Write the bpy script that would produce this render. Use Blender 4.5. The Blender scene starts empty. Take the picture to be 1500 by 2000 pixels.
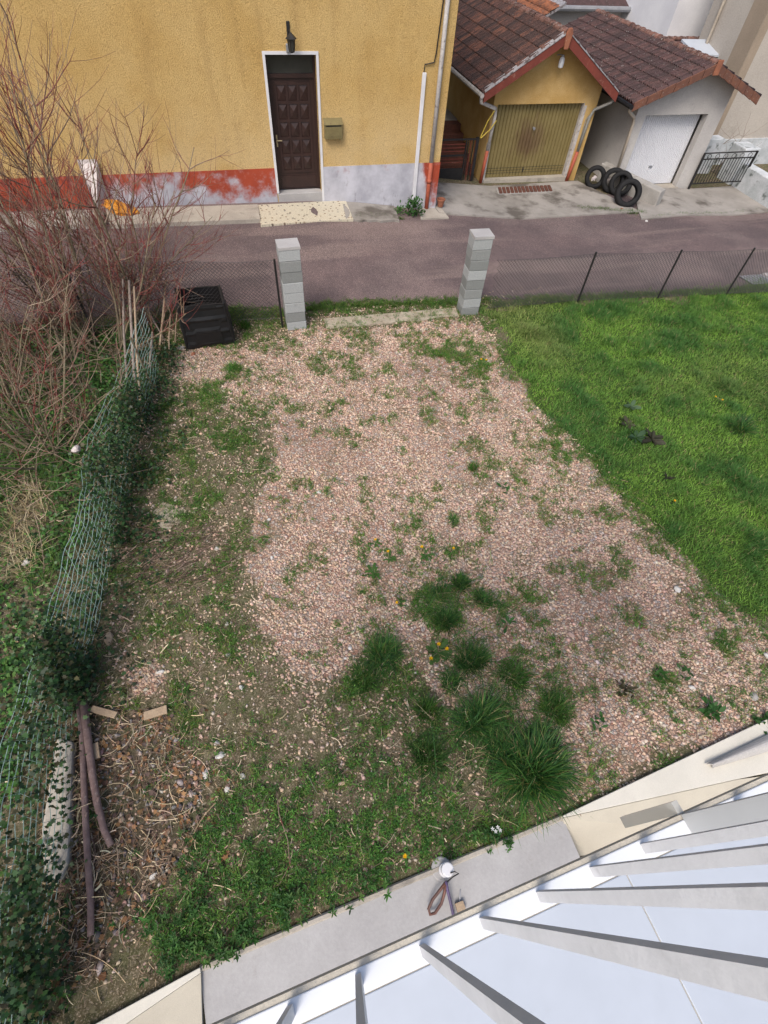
import bpy, bmesh, math, random
import numpy as np
from mathutils import Matrix, Vector

random.seed(7); rng = np.random.default_rng(7)
scene = bpy.context.scene
COL = scene.collection

# ------------------------------------------------------------------ camera
CAM = np.array([0.0, 0.0, 6.0]); FPX = 990.0        # focal length in pixels of a 1500 x 2000 frame
def _ray(x, y): return np.array([x-750.0, -(y-1000.0), -FPX])
_up = -_ray(690, 1750); _up /= np.linalg.norm(_up)
_ex = _ray(5000, 70); _ex = _ex-_up*_ex.dot(_up); _ex /= np.linalg.norm(_ex)
ROT = np.stack([_ex, np.cross(_up, _ex), _up])
cd = bpy.data.cameras.new('camera'); cam = bpy.data.objects.new('camera', cd); COL.objects.link(cam)
M4 = Matrix([list(ROT[i])+[CAM[i]] for i in range(3)]+[[0, 0, 0, 1]])
cam.matrix_world = M4
cd.sensor_fit = 'VERTICAL'; cd.sensor_height = 24.0; cd.lens = FPX/2000*24.0
cd.clip_start = 0.02; cd.clip_end = 1000
scene.camera = cam

# ------------------------------------------------------------------ sky and sun
w = bpy.data.worlds.new("World"); scene.world = w; w.use_nodes = True
nt = w.node_tree; sky = nt.nodes.new('ShaderNodeTexSky'); sky.sky_type = 'NISHITA'; sky.sun_disc = False
SUN_EL, SUN_AZ = 52, 220          # degrees; azimuth clockwise from +Y
sky.sun_elevation = math.radians(SUN_EL); sky.sun_rotation = math.radians(SUN_AZ)
sky.dust_density = 4.0; sky.air_density = 1.0; sky.ozone_density = 1.0
bg = nt.nodes['Background']; nt.links.new(sky.outputs[0], bg.inputs[0]); bg.inputs[1].default_value = 0.12
sl = bpy.data.lights.new('sun', 'SUN'); sl.energy = 1.5; sl.angle = math.radians(24); sl.color = (1, .95, .88)
so = bpy.data.objects.new('sun', sl); COL.objects.link(so)
sd = Vector((math.sin(math.radians(SUN_AZ))*math.cos(math.radians(SUN_EL)), math.cos(math.radians(SUN_AZ))*math.cos(math.radians(SUN_EL)), math.sin(math.radians(SUN_EL))))
so.rotation_euler = sd.to_track_quat('Z', 'Y').to_euler()
vs = scene.view_settings; vs.view_transform = 'Standard'; vs.look = 'None'; vs.exposure = 0.68; vs.gamma = 1; vs.use_curve_mapping = False

# ------------------------------------------------------------------ geometry of the place
def smooth(t): t = np.clip(t, 0, 1); return t*t*(3-2*t)
def hf(x): return np.interp(x, [-12, -4.4, -1, 2.7, 6.1, 8.7, 11.8, 14, 16, 20, 40], [.6, .5, .45, .38, .0, -.32, -.38, -.45, -.65, -.8, -1.])
def hn(x): return np.interp(x, [-12, 0, 3, 5.2, 11, 16, 40], [.15, .05, .02, 0, -.12, -.2, -.3])
def vnoise(x, y, sc, seed=0):
    x = np.asarray(x, float)*sc+seed*17.13; y = np.asarray(y, float)*sc+seed*7.77
    xi = np.floor(x).astype(np.int64); yi = np.floor(y).astype(np.int64); fx = x-xi; fy = y-yi
    fx = fx*fx*(3-2*fx); fy = fy*fy*(3-2*fy)
    def hsh(a, b):
        n = (a*374761393+b*668265263+seed*974634777) & 0xffffffff
        n = ((n ^ (n >> 13))*1274126177) & 0xffffffff
        return ((n ^ (n >> 16)) & 0xffff)/65535.0
    return (hsh(xi, yi)*(1-fx)+hsh(xi+1, yi)*fx)*(1-fy)+(hsh(xi, yi+1)*(1-fx)+hsh(xi+1, yi+1)*fx)*fy
def h(x, y):
    x = np.asarray(x, float); y = np.asarray(y, float)
    t = smooth((y-9.6)/4.0); g = smooth((y-4)/4.5)
    return hn(x)*g*(1-t)+hf(x)*t+(vnoise(x, y, 1.3, 3)-.5)*.05*smooth((y-.2)/.8)*(1-smooth((y-8.2)/.8))
def gp(px, py, z=0.0):
    d = ROT@_ray(px, py); t = (z-CAM[2])/d[2]; p = CAM+d*t; return np.array([p[0], p[1], z])
def at(px, py, dz=0.0):
    z = 0.0
    for _ in range(25):
        p = gp(px, py, z+dz); z = float(h(p[0], p[1]))
    return gp(px, py, z+dz)
def onp(px, py, x0, y0, s=-.06):            # a vertical plane y = y0 + s (x - x0)
    d = ROT@_ray(px, py); t = (y0-s*x0)/(d[1]-s*d[0]); return CAM+d*t
def proj(P):
    c = (np.asarray(P, float)-CAM)@ROT
    k = np.where(c[:, 2] < -1e-3, -c[:, 2], 1e-3)
    X = 750+FPX*c[:, 0]/k; Y = 1000-FPX*c[:, 1]/k
    bad = c[:, 2] > -1e-3; X[bad] = -9e5; return X, Y

# ------------------------------------------------------------------ materials
MATS = {}
class N:
    def __init__(s, name, rough=.8, spec=.3):
        s.m = bpy.data.materials.new(name); s.m.use_nodes = True; s.t = s.m.node_tree; s.n = s.t.nodes; s.b = s.n['Principled BSDF']
        s.b.inputs['Roughness'].default_value = rough; s.b.inputs['Specular IOR Level'].default_value = spec
        s.geo = s.n.new('ShaderNodeNewGeometry').outputs['Position']; MATS[name] = s.m
    def L(s, a, b): s.t.links.new(a, b)
    def noise(s, sc, det=4, rough=.6, vec=None, scale3=None):
        v = vec or s.geo
        if scale3:
            mp = s.n.new('ShaderNodeMapping'); mp.inputs['Scale'].default_value = scale3; s.L(v, mp.inputs[0]); v = mp.outputs[0]
        k = s.n.new('ShaderNodeTexNoise'); k.inputs['Scale'].default_value = sc; k.inputs['Detail'].default_value = det; k.inputs['Roughness'].default_value = rough
        s.L(v, k.inputs['Vector']); return k.outputs['Fac']
    def vor(s, sc, feat='F1', out='Color', vec=None, rnd=1, dim='3D'):
        k = s.n.new('ShaderNodeTexVoronoi'); k.voronoi_dimensions = dim; k.feature = feat; k.inputs['Scale'].default_value = sc; k.inputs['Randomness'].default_value = rnd
        s.L(vec or s.geo, k.inputs['Vector']); return k.outputs[out]
    def ramp(s, f, stops, interp='LINEAR'):
        k = s.n.new('ShaderNodeValToRGB'); e = k.color_ramp.elements; k.color_ramp.interpolation = interp
        while len(e) < len(stops): e.new(.5)
        for i, (p, c) in enumerate(stops): e[i].position = p; e[i].color = (*c, 1) if len(c) == 3 else c
        s.L(f, k.inputs[0]); return k.outputs[0]
    def step(s, f, a, b):
        k = s.n.new('ShaderNodeMapRange'); k.inputs[1].default_value = a; k.inputs[2].default_value = b; k.interpolation_type = 'SMOOTHSTEP'
        s.L(f, k.inputs[0]); return k.outputs[0]
    def mix(s, f, a, b, mode='MIX'):
        k = s.n.new('ShaderNodeMix'); k.data_type = 'RGBA'; k.blend_type = mode
        for v, i in ((f, 0), (a, 6), (b, 7)):
            if isinstance(v, (int, float)): k.inputs[i].default_value = v
            elif isinstance(v, tuple): k.inputs[i].default_value = (*v, 1)
            else: s.L(v, k.inputs[i])
        return k.outputs[2]
    def math(s, op, a, b=0.0):
        k = s.n.new('ShaderNodeMath'); k.operation = op
        for i, v in enumerate((a, b)):
            if isinstance(v, (int, float)): k.inputs[i].default_value = v
            else: s.L(v, k.inputs[i])
        return k.outputs[0]
    def xyz(s, i):
        k = s.n.new('ShaderNodeSeparateXYZ'); s.L(s.geo, k.inputs[0]); return k.outputs[i]
    def attr(s, name, out='Color'):
        k = s.n.new('ShaderNodeAttribute'); k.attribute_name = name; return k.outputs[out]
    def rnd(s): return s.n.new('ShaderNodeObjectInfo').outputs['Random']
    def bump(s, f, st=.3, dist=.01):
        k = s.n.new('ShaderNodeBump'); k.inputs['Strength'].default_value = st; k.inputs['Distance'].default_value = dist
        s.L(f, k.inputs['Height']); s.L(k.outputs[0], s.b.inputs['Normal'])
    def col(s, c):
        if isinstance(c, tuple): s.b.inputs['Base Color'].default_value = (*c, 1)
        else: s.L(c, s.b.inputs['Base Color'])
        return s.m
def worn(name, c1, c2, sc=3, rough=.8, spec=.3, bsc=60, bst=.25, c3=None, sc3=18, lo=.55, hi=.72, bd=.01, metal=0, fine=.25):
    m = N(name, rough, spec); f = m.noise(sc, 5)
    c = m.mix(m.step(f, .3, .7), c1, c2)
    if c3: c = m.mix(m.step(m.noise(sc3, 6), lo, hi), c, c3)
    if fine: c = m.mix(fine, c, m.ramp(m.noise(bsc*.8, 2), [(.3, (.3, .3, .3)), (.7, (1, 1, 1))]), 'MULTIPLY')
    if bst: m.bump(m.noise(bsc, 3), bst, bd)
    m.b.inputs['Metallic'].default_value = metal
    return m.col(c)

# --- ground
m = N('ground', .95, .1)
zone = m.n.new('ShaderNodeSeparateColor'); m.L(m.attr('Zone'), zone.inputs[0])
wob = m.math('MULTIPLY', m.math('SUBTRACT', m.noise(6, 6, .65), .5), 1.5)
soil = m.ramp(m.noise(14, 6, .7), [(.25, (.04, .032, .018)), (.5, (.10, .082, .048)), (.7, (.20, .165, .115))])
soil = m.mix(m.step(m.noise(55, 5, .75), .52, .62), soil, (.34, .275, .205))
soil = m.mix(m.step(zone.outputs[2], .3, .8), soil, m.mix(.55, soil, (.075, .055, .042)))
soil = m.mix(m.step(m.noise(3, 5, .65), .42, .62), soil, m.mix(.45, soil, (.08, .10, .04)))
cell = m.vor(27); edge = m.vor(27, 'DISTANCE_TO_EDGE', 'Distance')
pc = m.n.new('ShaderNodeSeparateColor'); m.L(cell, pc.inputs[0])
peb = m.ramp(pc.outputs[0], [(0, (.30, .16, .115)), (.3, (.42, .27, .20)), (.6, (.47, .33, .25)), (.85, (.36, .32, .30)), (1, (.52, .42, .34))])
peb = m.mix(m.step(edge, .0, .13), (.17, .125, .10), peb)
peb = m.mix(m.step(m.noise(2.2, 5), .46, .7), peb, m.mix(.6, peb, (.13, .12, .06)))
grs = m.ramp(m.noise(22, 5), [(.3, (.02, .04, .01)), (.7, (.075, .12, .03))])
c = m.mix(m.step(m.math('ADD', zone.outputs[0], wob), .4, .62), soil, peb)
c = m.mix(m.step(m.math('ADD', zone.outputs[1], wob), .4, .62), c, grs)
m.bump(m.math('ADD', m.math('MULTIPLY', m.math('MULTIPLY', m.step(edge, 0, .2), m.step(zone.outputs[0], .3, .7)), .6), m.noise(40, 5, .7)), .7, .02); m.col(c)
# --- road
m = N('asphalt', .92, .2)
c = m.mix(m.step(m.noise(.8, 5), .35, .7), (.112, .087, .087), (.152, .113, .110))
c = m.mix(m.step(m.noise(3.5, 5, .7), .58, .75), c, (.095, .075, .07))
c = m.mix(m.step(m.noise(.5, 3, .5, None, (.3, 2.2, 1)), .52, .62), c, m.mix(.5, c, (.22, .17, .155)))
wv = m.n.new('ShaderNodeVectorMath'); wv.operation = 'MULTIPLY_ADD'; nzv = m.n.new('ShaderNodeTexNoise'); nzv.inputs['Scale'].default_value = 2.5; nzv.inputs['Detail'].default_value = 5; m.L(m.geo, nzv.inputs['Vector']); m.L(nzv.outputs['Color'], wv.inputs[0]); wv.inputs[1].default_value = (.3, .3, .3); m.L(m.geo, wv.inputs[2])
c = m.mix(m.math('MULTIPLY', m.step(m.noise(.33, 4, .6), .5, .62), .5), c, m.mix(.5, c, (.26, .205, .19)))
sp = m.vor(130, 'F1', 'Color'); spc = m.n.new('ShaderNodeSeparateColor'); m.L(sp, spc.inputs[0])
c = m.mix(.8, c, m.ramp(spc.outputs[0], [(0, (.45, .43, .43)), (.6, (1, 1, 1)), (.9, (1.35, 1.3, 1.3)), (1, (2.6, 2.5, 2.5))]), 'MULTIPLY')
m.bump(m.noise(150, 2), .5, .006); m.col(c)
# --- yellow render
m = N('yellow_render', .95, .12)
big = m.noise(.7, 4, .6)
c = m.mix(m.step(big, .3, .7), (.54, .36, .135), (.60, .425, .185))
c = m.mix(m.math('MULTIPLY', m.step(m.noise(1.3, 6, .65, None, (1, 1, .5)), .5, .8), .6), c, (.40, .255, .09))
c = m.mix(m.math('MULTIPLY', m.step(m.noise(2.2, 5, .6, None, (1.3, 1.3, .16)), .52, .72), .35), c, (.36, .235, .095))
pale = m.math('MULTIPLY', m.step(m.xyz(2), 2.9, 1.2), m.step(m.noise(.9, 3), .35, .6))
c = m.mix(m.math('MULTIPLY', pale, .55), c, (.64, .49, .27))
g1 = m.noise(58, 4, .75)
c = m.mix(.8, c, m.ramp(g1, [(.3, (.42, .36, .28)), (.52, (1, 1, 1)), (.75, (1.25, 1.22, 1.15))]), 'MULTIPLY')
m.bump(g1, .9, .025); m.col(c)
m = N('ochre_render', .95, .12)
c = m.mix(m.step(m.noise(1.5, 5), .35, .7), (.45, .29, .105), (.54, .375, .165))
g1 = m.noise(60, 3, .7); c = m.mix(.5, c, m.ramp(g1, [(.3, (.6, .55, .5)), (.6, (1, 1, 1))]), 'MULTIPLY')
m.bump(g1, .5, .01); m.col(c)
# --- plinth: red paint flaked off bare grey cement
m = N('plinth_paint', .85, .2)
X, Z = m.xyz(0), m.xyz(2)
red = m.mix(m.step(m.noise(2, 4), .3, .7), (.34, .062, .03), (.27, .05, .028))
gre = m.mix(m.step(m.noise(1.8, 5, .65), .3, .7), (.33, .33, .37), (.50, .50, .55))
gre = m.mix(m.step(m.noise(5, 5, .7, None, (1, 1, .5)), .57, .75), gre, (.20, .19, .195))
keep = m.ramp(m.math('MULTIPLY', m.math('ADD', X, 6), 1/12.2), [(0, (1, 1, 1)), (.29, (.95,)*3), (.335, (.42,)*3), (.47, (.36,)*3), (.55, (.6,)*3), (.66, (.62,)*3), (.74, (0,)*3), (.95, (0,)*3), (.968, (.7,)*3), (1, (.8,)*3)])
zz = m.math('MULTIPLY', m.math('SUBTRACT', Z, .75), .75)
k = m.math('ADD', m.math('ADD', keep, zz), m.math('MULTIPLY', m.math('SUBTRACT', m.noise(2.6, 6, .62), .5), 1.5))
c = m.mix(m.step(k, .30, .72), gre, m.mix(m.step(m.noise(7, 5, .7), .5, .75), red, (.36, .15, .13)))
m.bump(m.noise(50, 4), .3, .01); m.col(c)
# --- concrete and stone
worn('concrete', (.40, .385, .36), (.30, .285, .265), 1.8, .9, .15, 55, .35, (.17, .155, .14), 2.2, .52, .72)
worn('apron_concrete', (.36, .335, .305), (.27, .25, .225), 1.2, .92, .12, 60, .4, (.13, .115, .10), 1.1, .48, .66)
worn('channel_concrete', (.40, .39, .385), (.34, .33, .325), 1.6, .85, .2, 40, .2, (.26, .24, .22), 5, .6, .8, fine=.12)
worn('beige_concrete', (.44, .40, .34), (.35, .315, .27), 2, .9, .12, 50, .3, (.22, .2, .17), 3, .55, .75)
worn('pale_dust', (.42, .37, .29), (.34, .29, .22), 4, .95, .1, 45, .6, (.22, .18, .13), 8, .55, .75)
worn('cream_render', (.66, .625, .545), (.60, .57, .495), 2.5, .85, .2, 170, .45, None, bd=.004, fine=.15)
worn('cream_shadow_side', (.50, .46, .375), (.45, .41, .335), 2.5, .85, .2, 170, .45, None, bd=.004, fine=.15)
worn('beige_render', (.52, .48, .40), (.46, .42, .35), 3, .85, .2, 150, .5, None, bd=.004, fine=.2)
worn('grey_wall', (.50, .48, .455), (.42, .40, .385), .9, .9, .15, 50, .3, (.33, .31, .30), 1.6, .58, .8)
worn('white_wall', (.72, .72, .74), (.62, .62, .65), .8, .9, .15, 40, .2, None, fine=.1)
worn('beige_wall', (.50, .455, .40), (.42, .38, .335), .5, .9, .15, 35, .3, (.36, .325, .285), .9, .55, .75)
worn('pale_wall', (.60, .57, .53), (.52, .49, .455), .7, .9, .15, 35, .3, (.42, .395, .365), .9, .6, .8)
worn('tan_band', (.36, .29, .22), (.31, .25, .19), 1, .9, .15, 50, .3)
worn('whitewash', (.60, .62, .64), (.42, .45, .46), 2.5, .9, .15, 40, .5, (.16, .18, .17), 4, .56, .7)
m = N('block', .9, .15)
c = m.ramp(m.rnd(), [(0, (.21, .22, .215)), (.35, (.25, .26, .255)), (.5, (.33, .345, .345)), (1, (.40, .415, .42))])
c = m.mix(.6, c, m.ramp(m.noise(70, 3, .7), [(.3, (.6, .6, .6)), (.6, (1, 1, 1))]), 'MULTIPLY')
c = m.mix(m.step(m.noise(6, 5), .58, .75), c, m.mix(.5, c, (.2, .2, .19)))
m.bump(m.noise(120, 3), .5, .006); m.col(c)
m = N('terrazzo', .6, .3)
v = m.vor(7.5, 'F1', 'Distance', dim='2D'); vc = m.n.new('ShaderNodeSeparateColor'); m.L(m.vor(7.5, dim='2D'), vc.inputs[0])
chipc = m.ramp(vc.outputs[1], [(0, (.08, .07, .065)), (.5, (.22, .15, .10)), (1, (.16, .16, .16))])
base = m.mix(m.step(m.noise(25, 4), .4, .7), (.55, .50, .385), (.47, .425, .325))
thr = m.math('ADD', v, m.math('MULTIPLY', m.noise(26, 2), .25))
small = m.step(m.vor(32, 'F1', 'Distance', dim='2D'), .24, .2)
on = m.math('MAXIMUM', m.math('MULTIPLY', small, .55), m.math('MULTIPLY', m.step(thr, .32, .28), m.step(vc.outputs[0], .3, .34)))
m.col(m.mix(on, base, chipc))
# --- paint, metal, wood
worn('white_paint', (.64, .64, .66), (.57, .57, .59), 4, .5, .4, 30, .05, fine=.05)
worn('old_white_pipe', (.50, .48, .46), (.40, .375, .36), 7, .6, .3, 40, .2, (.20, .17, .15), 12, .55, .68)
worn('red_pipe', (.40, .10, .055), (.33, .08, .045), 6, .6, .3, 40, .1, (.45, .34, .3), 14, .66, .75)
worn('white_gloss', (.66, .68, .71), (.64, .66, .69), 2, .3, .5, 30, 0, fine=0)
worn('white_panel', (.455, .495, .555), (.43, .47, .53), 3, .38, .4, 30, 0, (.37, .39, .42), 13, .62, .9, fine=.07)
worn('grey_bar', (.62, .62, .63), (.56, .56, .565), 9, .5, .4, 60, .1, (.44, .43, .43), 20, .6, .8, fine=.08)
worn('light_plate', (.50, .51, .51), (.45, .46, .46), 4, .45, .4, 40, .05, fine=.05)
worn('dark_door', (.040, .020, .017), (.030, .016, .014), 6, .45, .4, 40, .1, (.06, .03, .025), 20, .6, .75)
worn('dark_glass', (.035, .037, .033), (.05, .05, .045), 2, .2, .5, 20, 0, fine=0)
worn('black_plastic', (.010, .0105, .012), (.015, .0155, .017), 5, .5, .35, 80, .1, fine=.1)
worn('black_metal', (.014, .014, .015), (.022, .02, .02), 8, .5, .4, 60, .1)
worn('rubber', (.009, .009, .010), (.015, .015, .016), 6, .75, .25, 60, .2)
worn('khaki_metal', (.20, .165, .075), (.165, .135, .06), 8, .5, .4, 50, .1, (.10, .07, .04), 15, .6, .72)
worn('brass', (.5, .42, .25), (.4, .33, .2), 8, .35, .5, 40, 0, metal=.6)
worn('bargeboard', (.20, .05, .035), (.15, .04, .03), 3, .75, .25, 50, .25, (.26, .12, .09), 9, .58, .72)
worn('slat_brown', (.16, .065, .045), (.10, .05, .04), 8, .85, .15, 50, .3)
worn('flashing', (.36, .35, .36), (.24, .23, .24), 7, .7, .3, 40, .3, (.09, .07, .065), 9, .5, .62)
worn('verge', (.19, .085, .055), (.13, .065, .05), 5, .85, .2, 50, .35, (.34, .29, .24), 20, .6, .75)
worn('terracotta', (.34, .135, .075), (.24, .10, .065), 4, .85, .2, 50, .35, (.42, .36, .28), 22, .66, .75)
worn('grey_pipe', (.30, .30, .28), (.24, .24, .22), 5, .55, .3, 40, .1)
worn('beige_pipe', (.50, .44, .36), (.44, .38, .31), 5, .55, .3, 40, .1)
worn('zinc', (.32, .33, .35), (.26, .27, .29), 6, .45, .5, 40, .1, metal=.3)
worn('yellow_plastic', (.62, .47, .07), (.55, .42, .06), 5, .5, .3, 40, 0)
worn('orange_bag', (.62, .26, .02), (.55, .21, .015), 14, .45, .4, 26, .8, bd=.03)
worn('white_board', (.66, .60, .58), (.56, .49, .47), 9, .8, .2, 30, .4)
worn('pale_wood', (.42, .32, .22), (.34, .25, .17), 12, .85, .15, 60, .4, (.18, .12, .08), 14, .6, .75)
worn('bark', (.22, .18, .15), (.32, .265, .225), 18, .9, .15, 70, .6, (.10, .075, .06), 25, .55, .7, bd=.006)
worn('peeled_bark', (.235, .165, .15), (.165, .11, .10), 14, .85, .2, 60, .5, (.33, .27, .25), 20, .6, .72, bd=.006)
worn('olive_bark', (.19, .16, .095), (.26, .215, .15), 12, .85, .15, 60, .4, (.16, .08, .055), 9, .55, .7)
worn('red_twig', (.22, .032, .032), (.12, .04, .032), 3, .6, .3, 40, .1, (.22, .15, .10), 5, .48, .6)
worn('tan_twig', (.29, .225, .165), (.17, .115, .085), 4, .8, .2, 40, .1, (.19, .06, .05), 5, .55, .65)
worn('stone_white', (.62, .60, .57), (.50, .48, .45), 12, .85, .2, 60, .3)
worn('stone_grey', (.36, .34, .32), (.28, .26, .25), 12, .85, .2, 60, .3)
worn('stone_pink', (.45, .33, .28), (.36, .25, .21), 12, .85, .2, 60, .3)
worn('cable_purple', (.10, .07, .16), (.07, .06, .09), 9, .5, .4, 40, 0)
worn('cable_brown', (.16, .07, .05), (.10, .05, .04), 9, .5, .4, 40, 0)
worn('wire_dark', (.03, .028, .03), (.05, .045, .045), 9, .5, .4, 40, 0, fine=0)
worn('wire_green', (.30, .40, .36), (.20, .30, .27), 5, .5, .4, 40, 0, fine=0)
# ribbed garage doors
m = N('olive_door', .55, .35)
c = m.mix(m.step(m.noise(1.5, 4), .3, .7), (.165, .128, .048), (.20, .158, .066))
pt = m.n.new('ShaderNodeVectorMath'); pt.operation = 'DISTANCE'; pt.inputs[1].default_value = (9.95, 16.1, .72); m.L(m.geo, pt.inputs[0])
st = m.math('ADD', m.math('MULTIPLY', pt.outputs['Value'], 1.35), m.math('MULTIPLY', m.math('SUBTRACT', m.noise(3.5, 5, .6, None, (1.8, 1.8, .6)), .5), 1.9))
c = m.mix(m.math('MULTIPLY', m.step(st, .95, .1), .62), c, (.075, .032, .026))
c = m.mix(m.step(m.noise(6, 5, .7), .62, .78), c, (.12, .085, .03)); m.col(c)
worn('white_door', (.60, .61, .645), (.57, .58, .615), 1.5, .45, .4, 30, 0, fine=.03)
# roof tiles
def tilemat(name, cols, lichen, amt):
    m = N(name, .9, .15)
    c = m.ramp(m.rnd(), cols)
    c = m.mix(m.step(m.noise(5, 5, .65), .38, .66), c, m.mix(.75, c, (.055, .04, .038)))
    c = m.mix(m.step(m.noise(16, 4, .7), amt, amt+.12), c, lichen)
    c = m.mix(.6, c, m.ramp(m.noise(45, 3), [(.3, (.5, .5, .5)), (.65, (1.1, 1.1, 1.1))]), 'MULTIPLY')
    m.bump(m.noise(60, 3), .4, .008); return m.col(c)
tilemat('tile_brown', [(0, (.06, .04, .037)), (.4, (.088, .052, .045)), (.75, (.115, .06, .05)), (1, (.19, .088, .062))], (.17, .15, .14), .62)
tilemat('tile_plum', [(0, (.065, .043, .044)), (.5, (.09, .055, .055)), (1, (.125, .07, .065))], (.29, .28, .265), .60)
tilemat('tile_orange', [(0, (.26, .10, .055)), (1, (.36, .14, .07))], (.14, .12, .11), .58)
tilemat('tile_ridge', [(0, (.15, .08, .065)), (.5, (.22, .115, .09)), (1, (.27, .14, .11))], (.33, .31, .28), .55)
# vegetation and pebbles: colour carried by each leaf, blade or stone
def leafmat(name, rough=.55, trans=.35):
    m = N(name, rough, .25); a = m.attr('Col'); m.col(a)
    tr = m.n.new('ShaderNodeBsdfTranslucent'); m.L(m.mix(1.0, a, (1.3, 1.4, .7), 'MULTIPLY'), tr.inputs[0])
    ms = m.n.new('ShaderNodeMixShader'); ms.inputs[0].default_value = trans
    out = m.n['Material Output']; m.L(m.b.outputs[0], ms.inputs[1]); m.L(tr.outputs[0], ms.inputs[2]); m.L(ms.outputs[0], out.inputs[0])
m = N('clear_sheet', .25, .5); m.b.inputs['Base Color'].default_value = (.55, .57, .57, 1); m.b.inputs['Alpha'].default_value = .45
leafmat('leaf'); leafmat('ivy_leaf', .4, .15); leafmat('petal', .6, .3)
m = N('pebble', .9, .15); c = m.attr('Col')
c = m.mix(.5, c, m.ramp(m.noise(60, 4), [(.3, (.65, .62, .6)), (.65, (1.1, 1.1, 1.1))]), 'MULTIPLY'); m.col(c)
m = N('straw', .85, .15); m.col(m.attr('Col'))
def M(n): return MATS[n]
# ------------------------------------------------------------------ builders
ORG = {}
def tag(o, label=None, cat=None, group=None, kind=None):
    if label: o['label'] = label
    if cat: o['category'] = cat
    if group: o['group'] = group
    if kind: o['kind'] = kind
    return o
def thing(name, label, cat, loc, group=None):
    o = bpy.data.objects.new(name, None); COL.objects.link(o); o.location = [float(v) for v in loc]; o.empty_display_size = .1
    ORG[o] = np.array(loc, float); return tag(o, label, cat, group)
def link(name, me, mat, parent=None, org=None):
    o = bpy.data.objects.new(name, me); COL.objects.link(o)
    if mat and not me.materials: me.materials.append(M(mat))
    if parent: o.parent = parent; ORG[o] = ORG[parent]
    else: ORG[o] = np.zeros(3) if org is None else np.array(org, float); o.location = ORG[o]
    return o
class MB:
    def __init__(s): s.v = []; s.f = []
    def add(s, vs, fs):
        n = len(s.v); s.v += [tuple(map(float, v)) for v in vs]; s.f += [tuple(i+n for i in f) for f in fs]
    def hexa(s, c):      # 8 corners: bottom ring 0-3 (ccw), top ring 4-7
        s.add(c, [(3, 2, 1, 0), (4, 5, 6, 7), (0, 1, 5, 4), (1, 2, 6, 5), (2, 3, 7, 6), (3, 0, 4, 7)])
    def box(s, a, b):
        x0, y0, z0 = a; x1, y1, z1 = b
        s.hexa([(x0, y0, z0), (x1, y0, z0), (x1, y1, z0), (x0, y1, z0), (x0, y0, z1), (x1, y0, z1), (x1, y1, z1), (x0, y1, z1)])
    def fbox(s, F, s0, s1, d0, d1, z0, z1):   # F: frame function (s, depth, z)
        s.hexa([F(s0, d0, z0), F(s1, d0, z0), F(s1, d1, z0), F(s0, d1, z0), F(s0, d0, z1), F(s1, d0, z1), F(s1, d1, z1), F(s0, d1, z1)])
    def prism(s, poly, off):                   # polygon extruded by a vector
        n = len(poly); P = [np.array(p, float) for p in poly]; o = np.array(off, float)
        s.add(P+[p+o for p in P], [tuple(range(n))[::-1], tuple(range(n, 2*n))]+[(i, (i+1) % n, n+(i+1) % n, n+i) for i in range(n)])
    def tube(s, pts, r, k=6, cap=True):
        P = [np.array(p, float) for p in pts]; n = len(P)
        rr = r if hasattr(r, '__len__') else [r]*n; vs = []; prev = None
        for i in range(n):
            t = P[min(i+1, n-1)]-P[max(i-1, 0)]; t /= (np.linalg.norm(t)+1e-9)
            a = np.cross(t, (0, 0, 1) if abs(t[2]) < .9 else (1, 0, 0)) if prev is None else prev-t*prev.dot(t)
            a /= (np.linalg.norm(a)+1e-9); prev = a; b = np.cross(t, a)
            for j in range(k):
                q = 2*math.pi*j/k; vs.append(P[i]+(a*math.cos(q)+b*math.sin(q))*rr[i])
        fs = [(i*k+j, i*k+(j+1) % k, (i+1)*k+(j+1) % k, (i+1)*k+j) for i in range(n-1) for j in range(k)]
        if cap: fs += [tuple(range(k))[::-1], tuple(range((n-1)*k, n*k))]
        s.add(vs, fs)
    def lathe(s, prof, c, k=16):                # profile of (radius, z) about a vertical axis
        vs = []; c = np.array(c, float)
        for r, z in prof:
            for j in range(k): q = 2*math.pi*j/k; vs.append(c+(r*math.cos(q), r*math.sin(q), z))
        n = len(prof); fs = [(i*k+j, i*k+(j+1) % k, (i+1)*k+(j+1) % k, (i+1)*k+j) for i in range(n-1) for j in range(k)]
        fs += [tuple(range(k))[::-1], tuple(range((n-1)*k, n*k))]; s.add(vs, fs)
    def grid(s, Pf, nu, nv):
        s.add([Pf(i/nu, j/nv) for j in range(nv+1) for i in range(nu+1)], [(j*(nu+1)+i, j*(nu+1)+i+1, (j+1)*(nu+1)+i+1, (j+1)*(nu+1)+i) for j in range(nv) for i in range(nu)])
    def mesh(s, name, org=(0, 0, 0), fix=True, shade=False):
        me = bpy.data.meshes.new(name); o = np.array(org)
        me.from_pydata([tuple(np.array(v)-o) for v in s.v], [], s.f)
        if fix:
            b = bmesh.new(); b.from_mesh(me); bmesh.ops.recalc_face_normals(b, faces=b.faces); b.to_mesh(me); b.free()
        if shade: me.polygons.foreach_set('use_smooth', [True]*len(me.polygons))
        me.update(); return me
    def build(s, name, mat, parent=None, org=None, fix=True, shade=False, bevel=0, label=None, kind=None):
        o0 = ORG[parent] if parent else (org if org is not None else (0, 0, 0))
        o = link(name, s.mesh(name, o0, fix, shade), mat, parent, org if not parent else None)
        if bevel:
            b = o.modifiers.new('bevel', 'BEVEL'); b.width = bevel; b.segments = 2; b.limit_method = 'ANGLE'
        return tag(o, label, None, None, kind)
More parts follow.
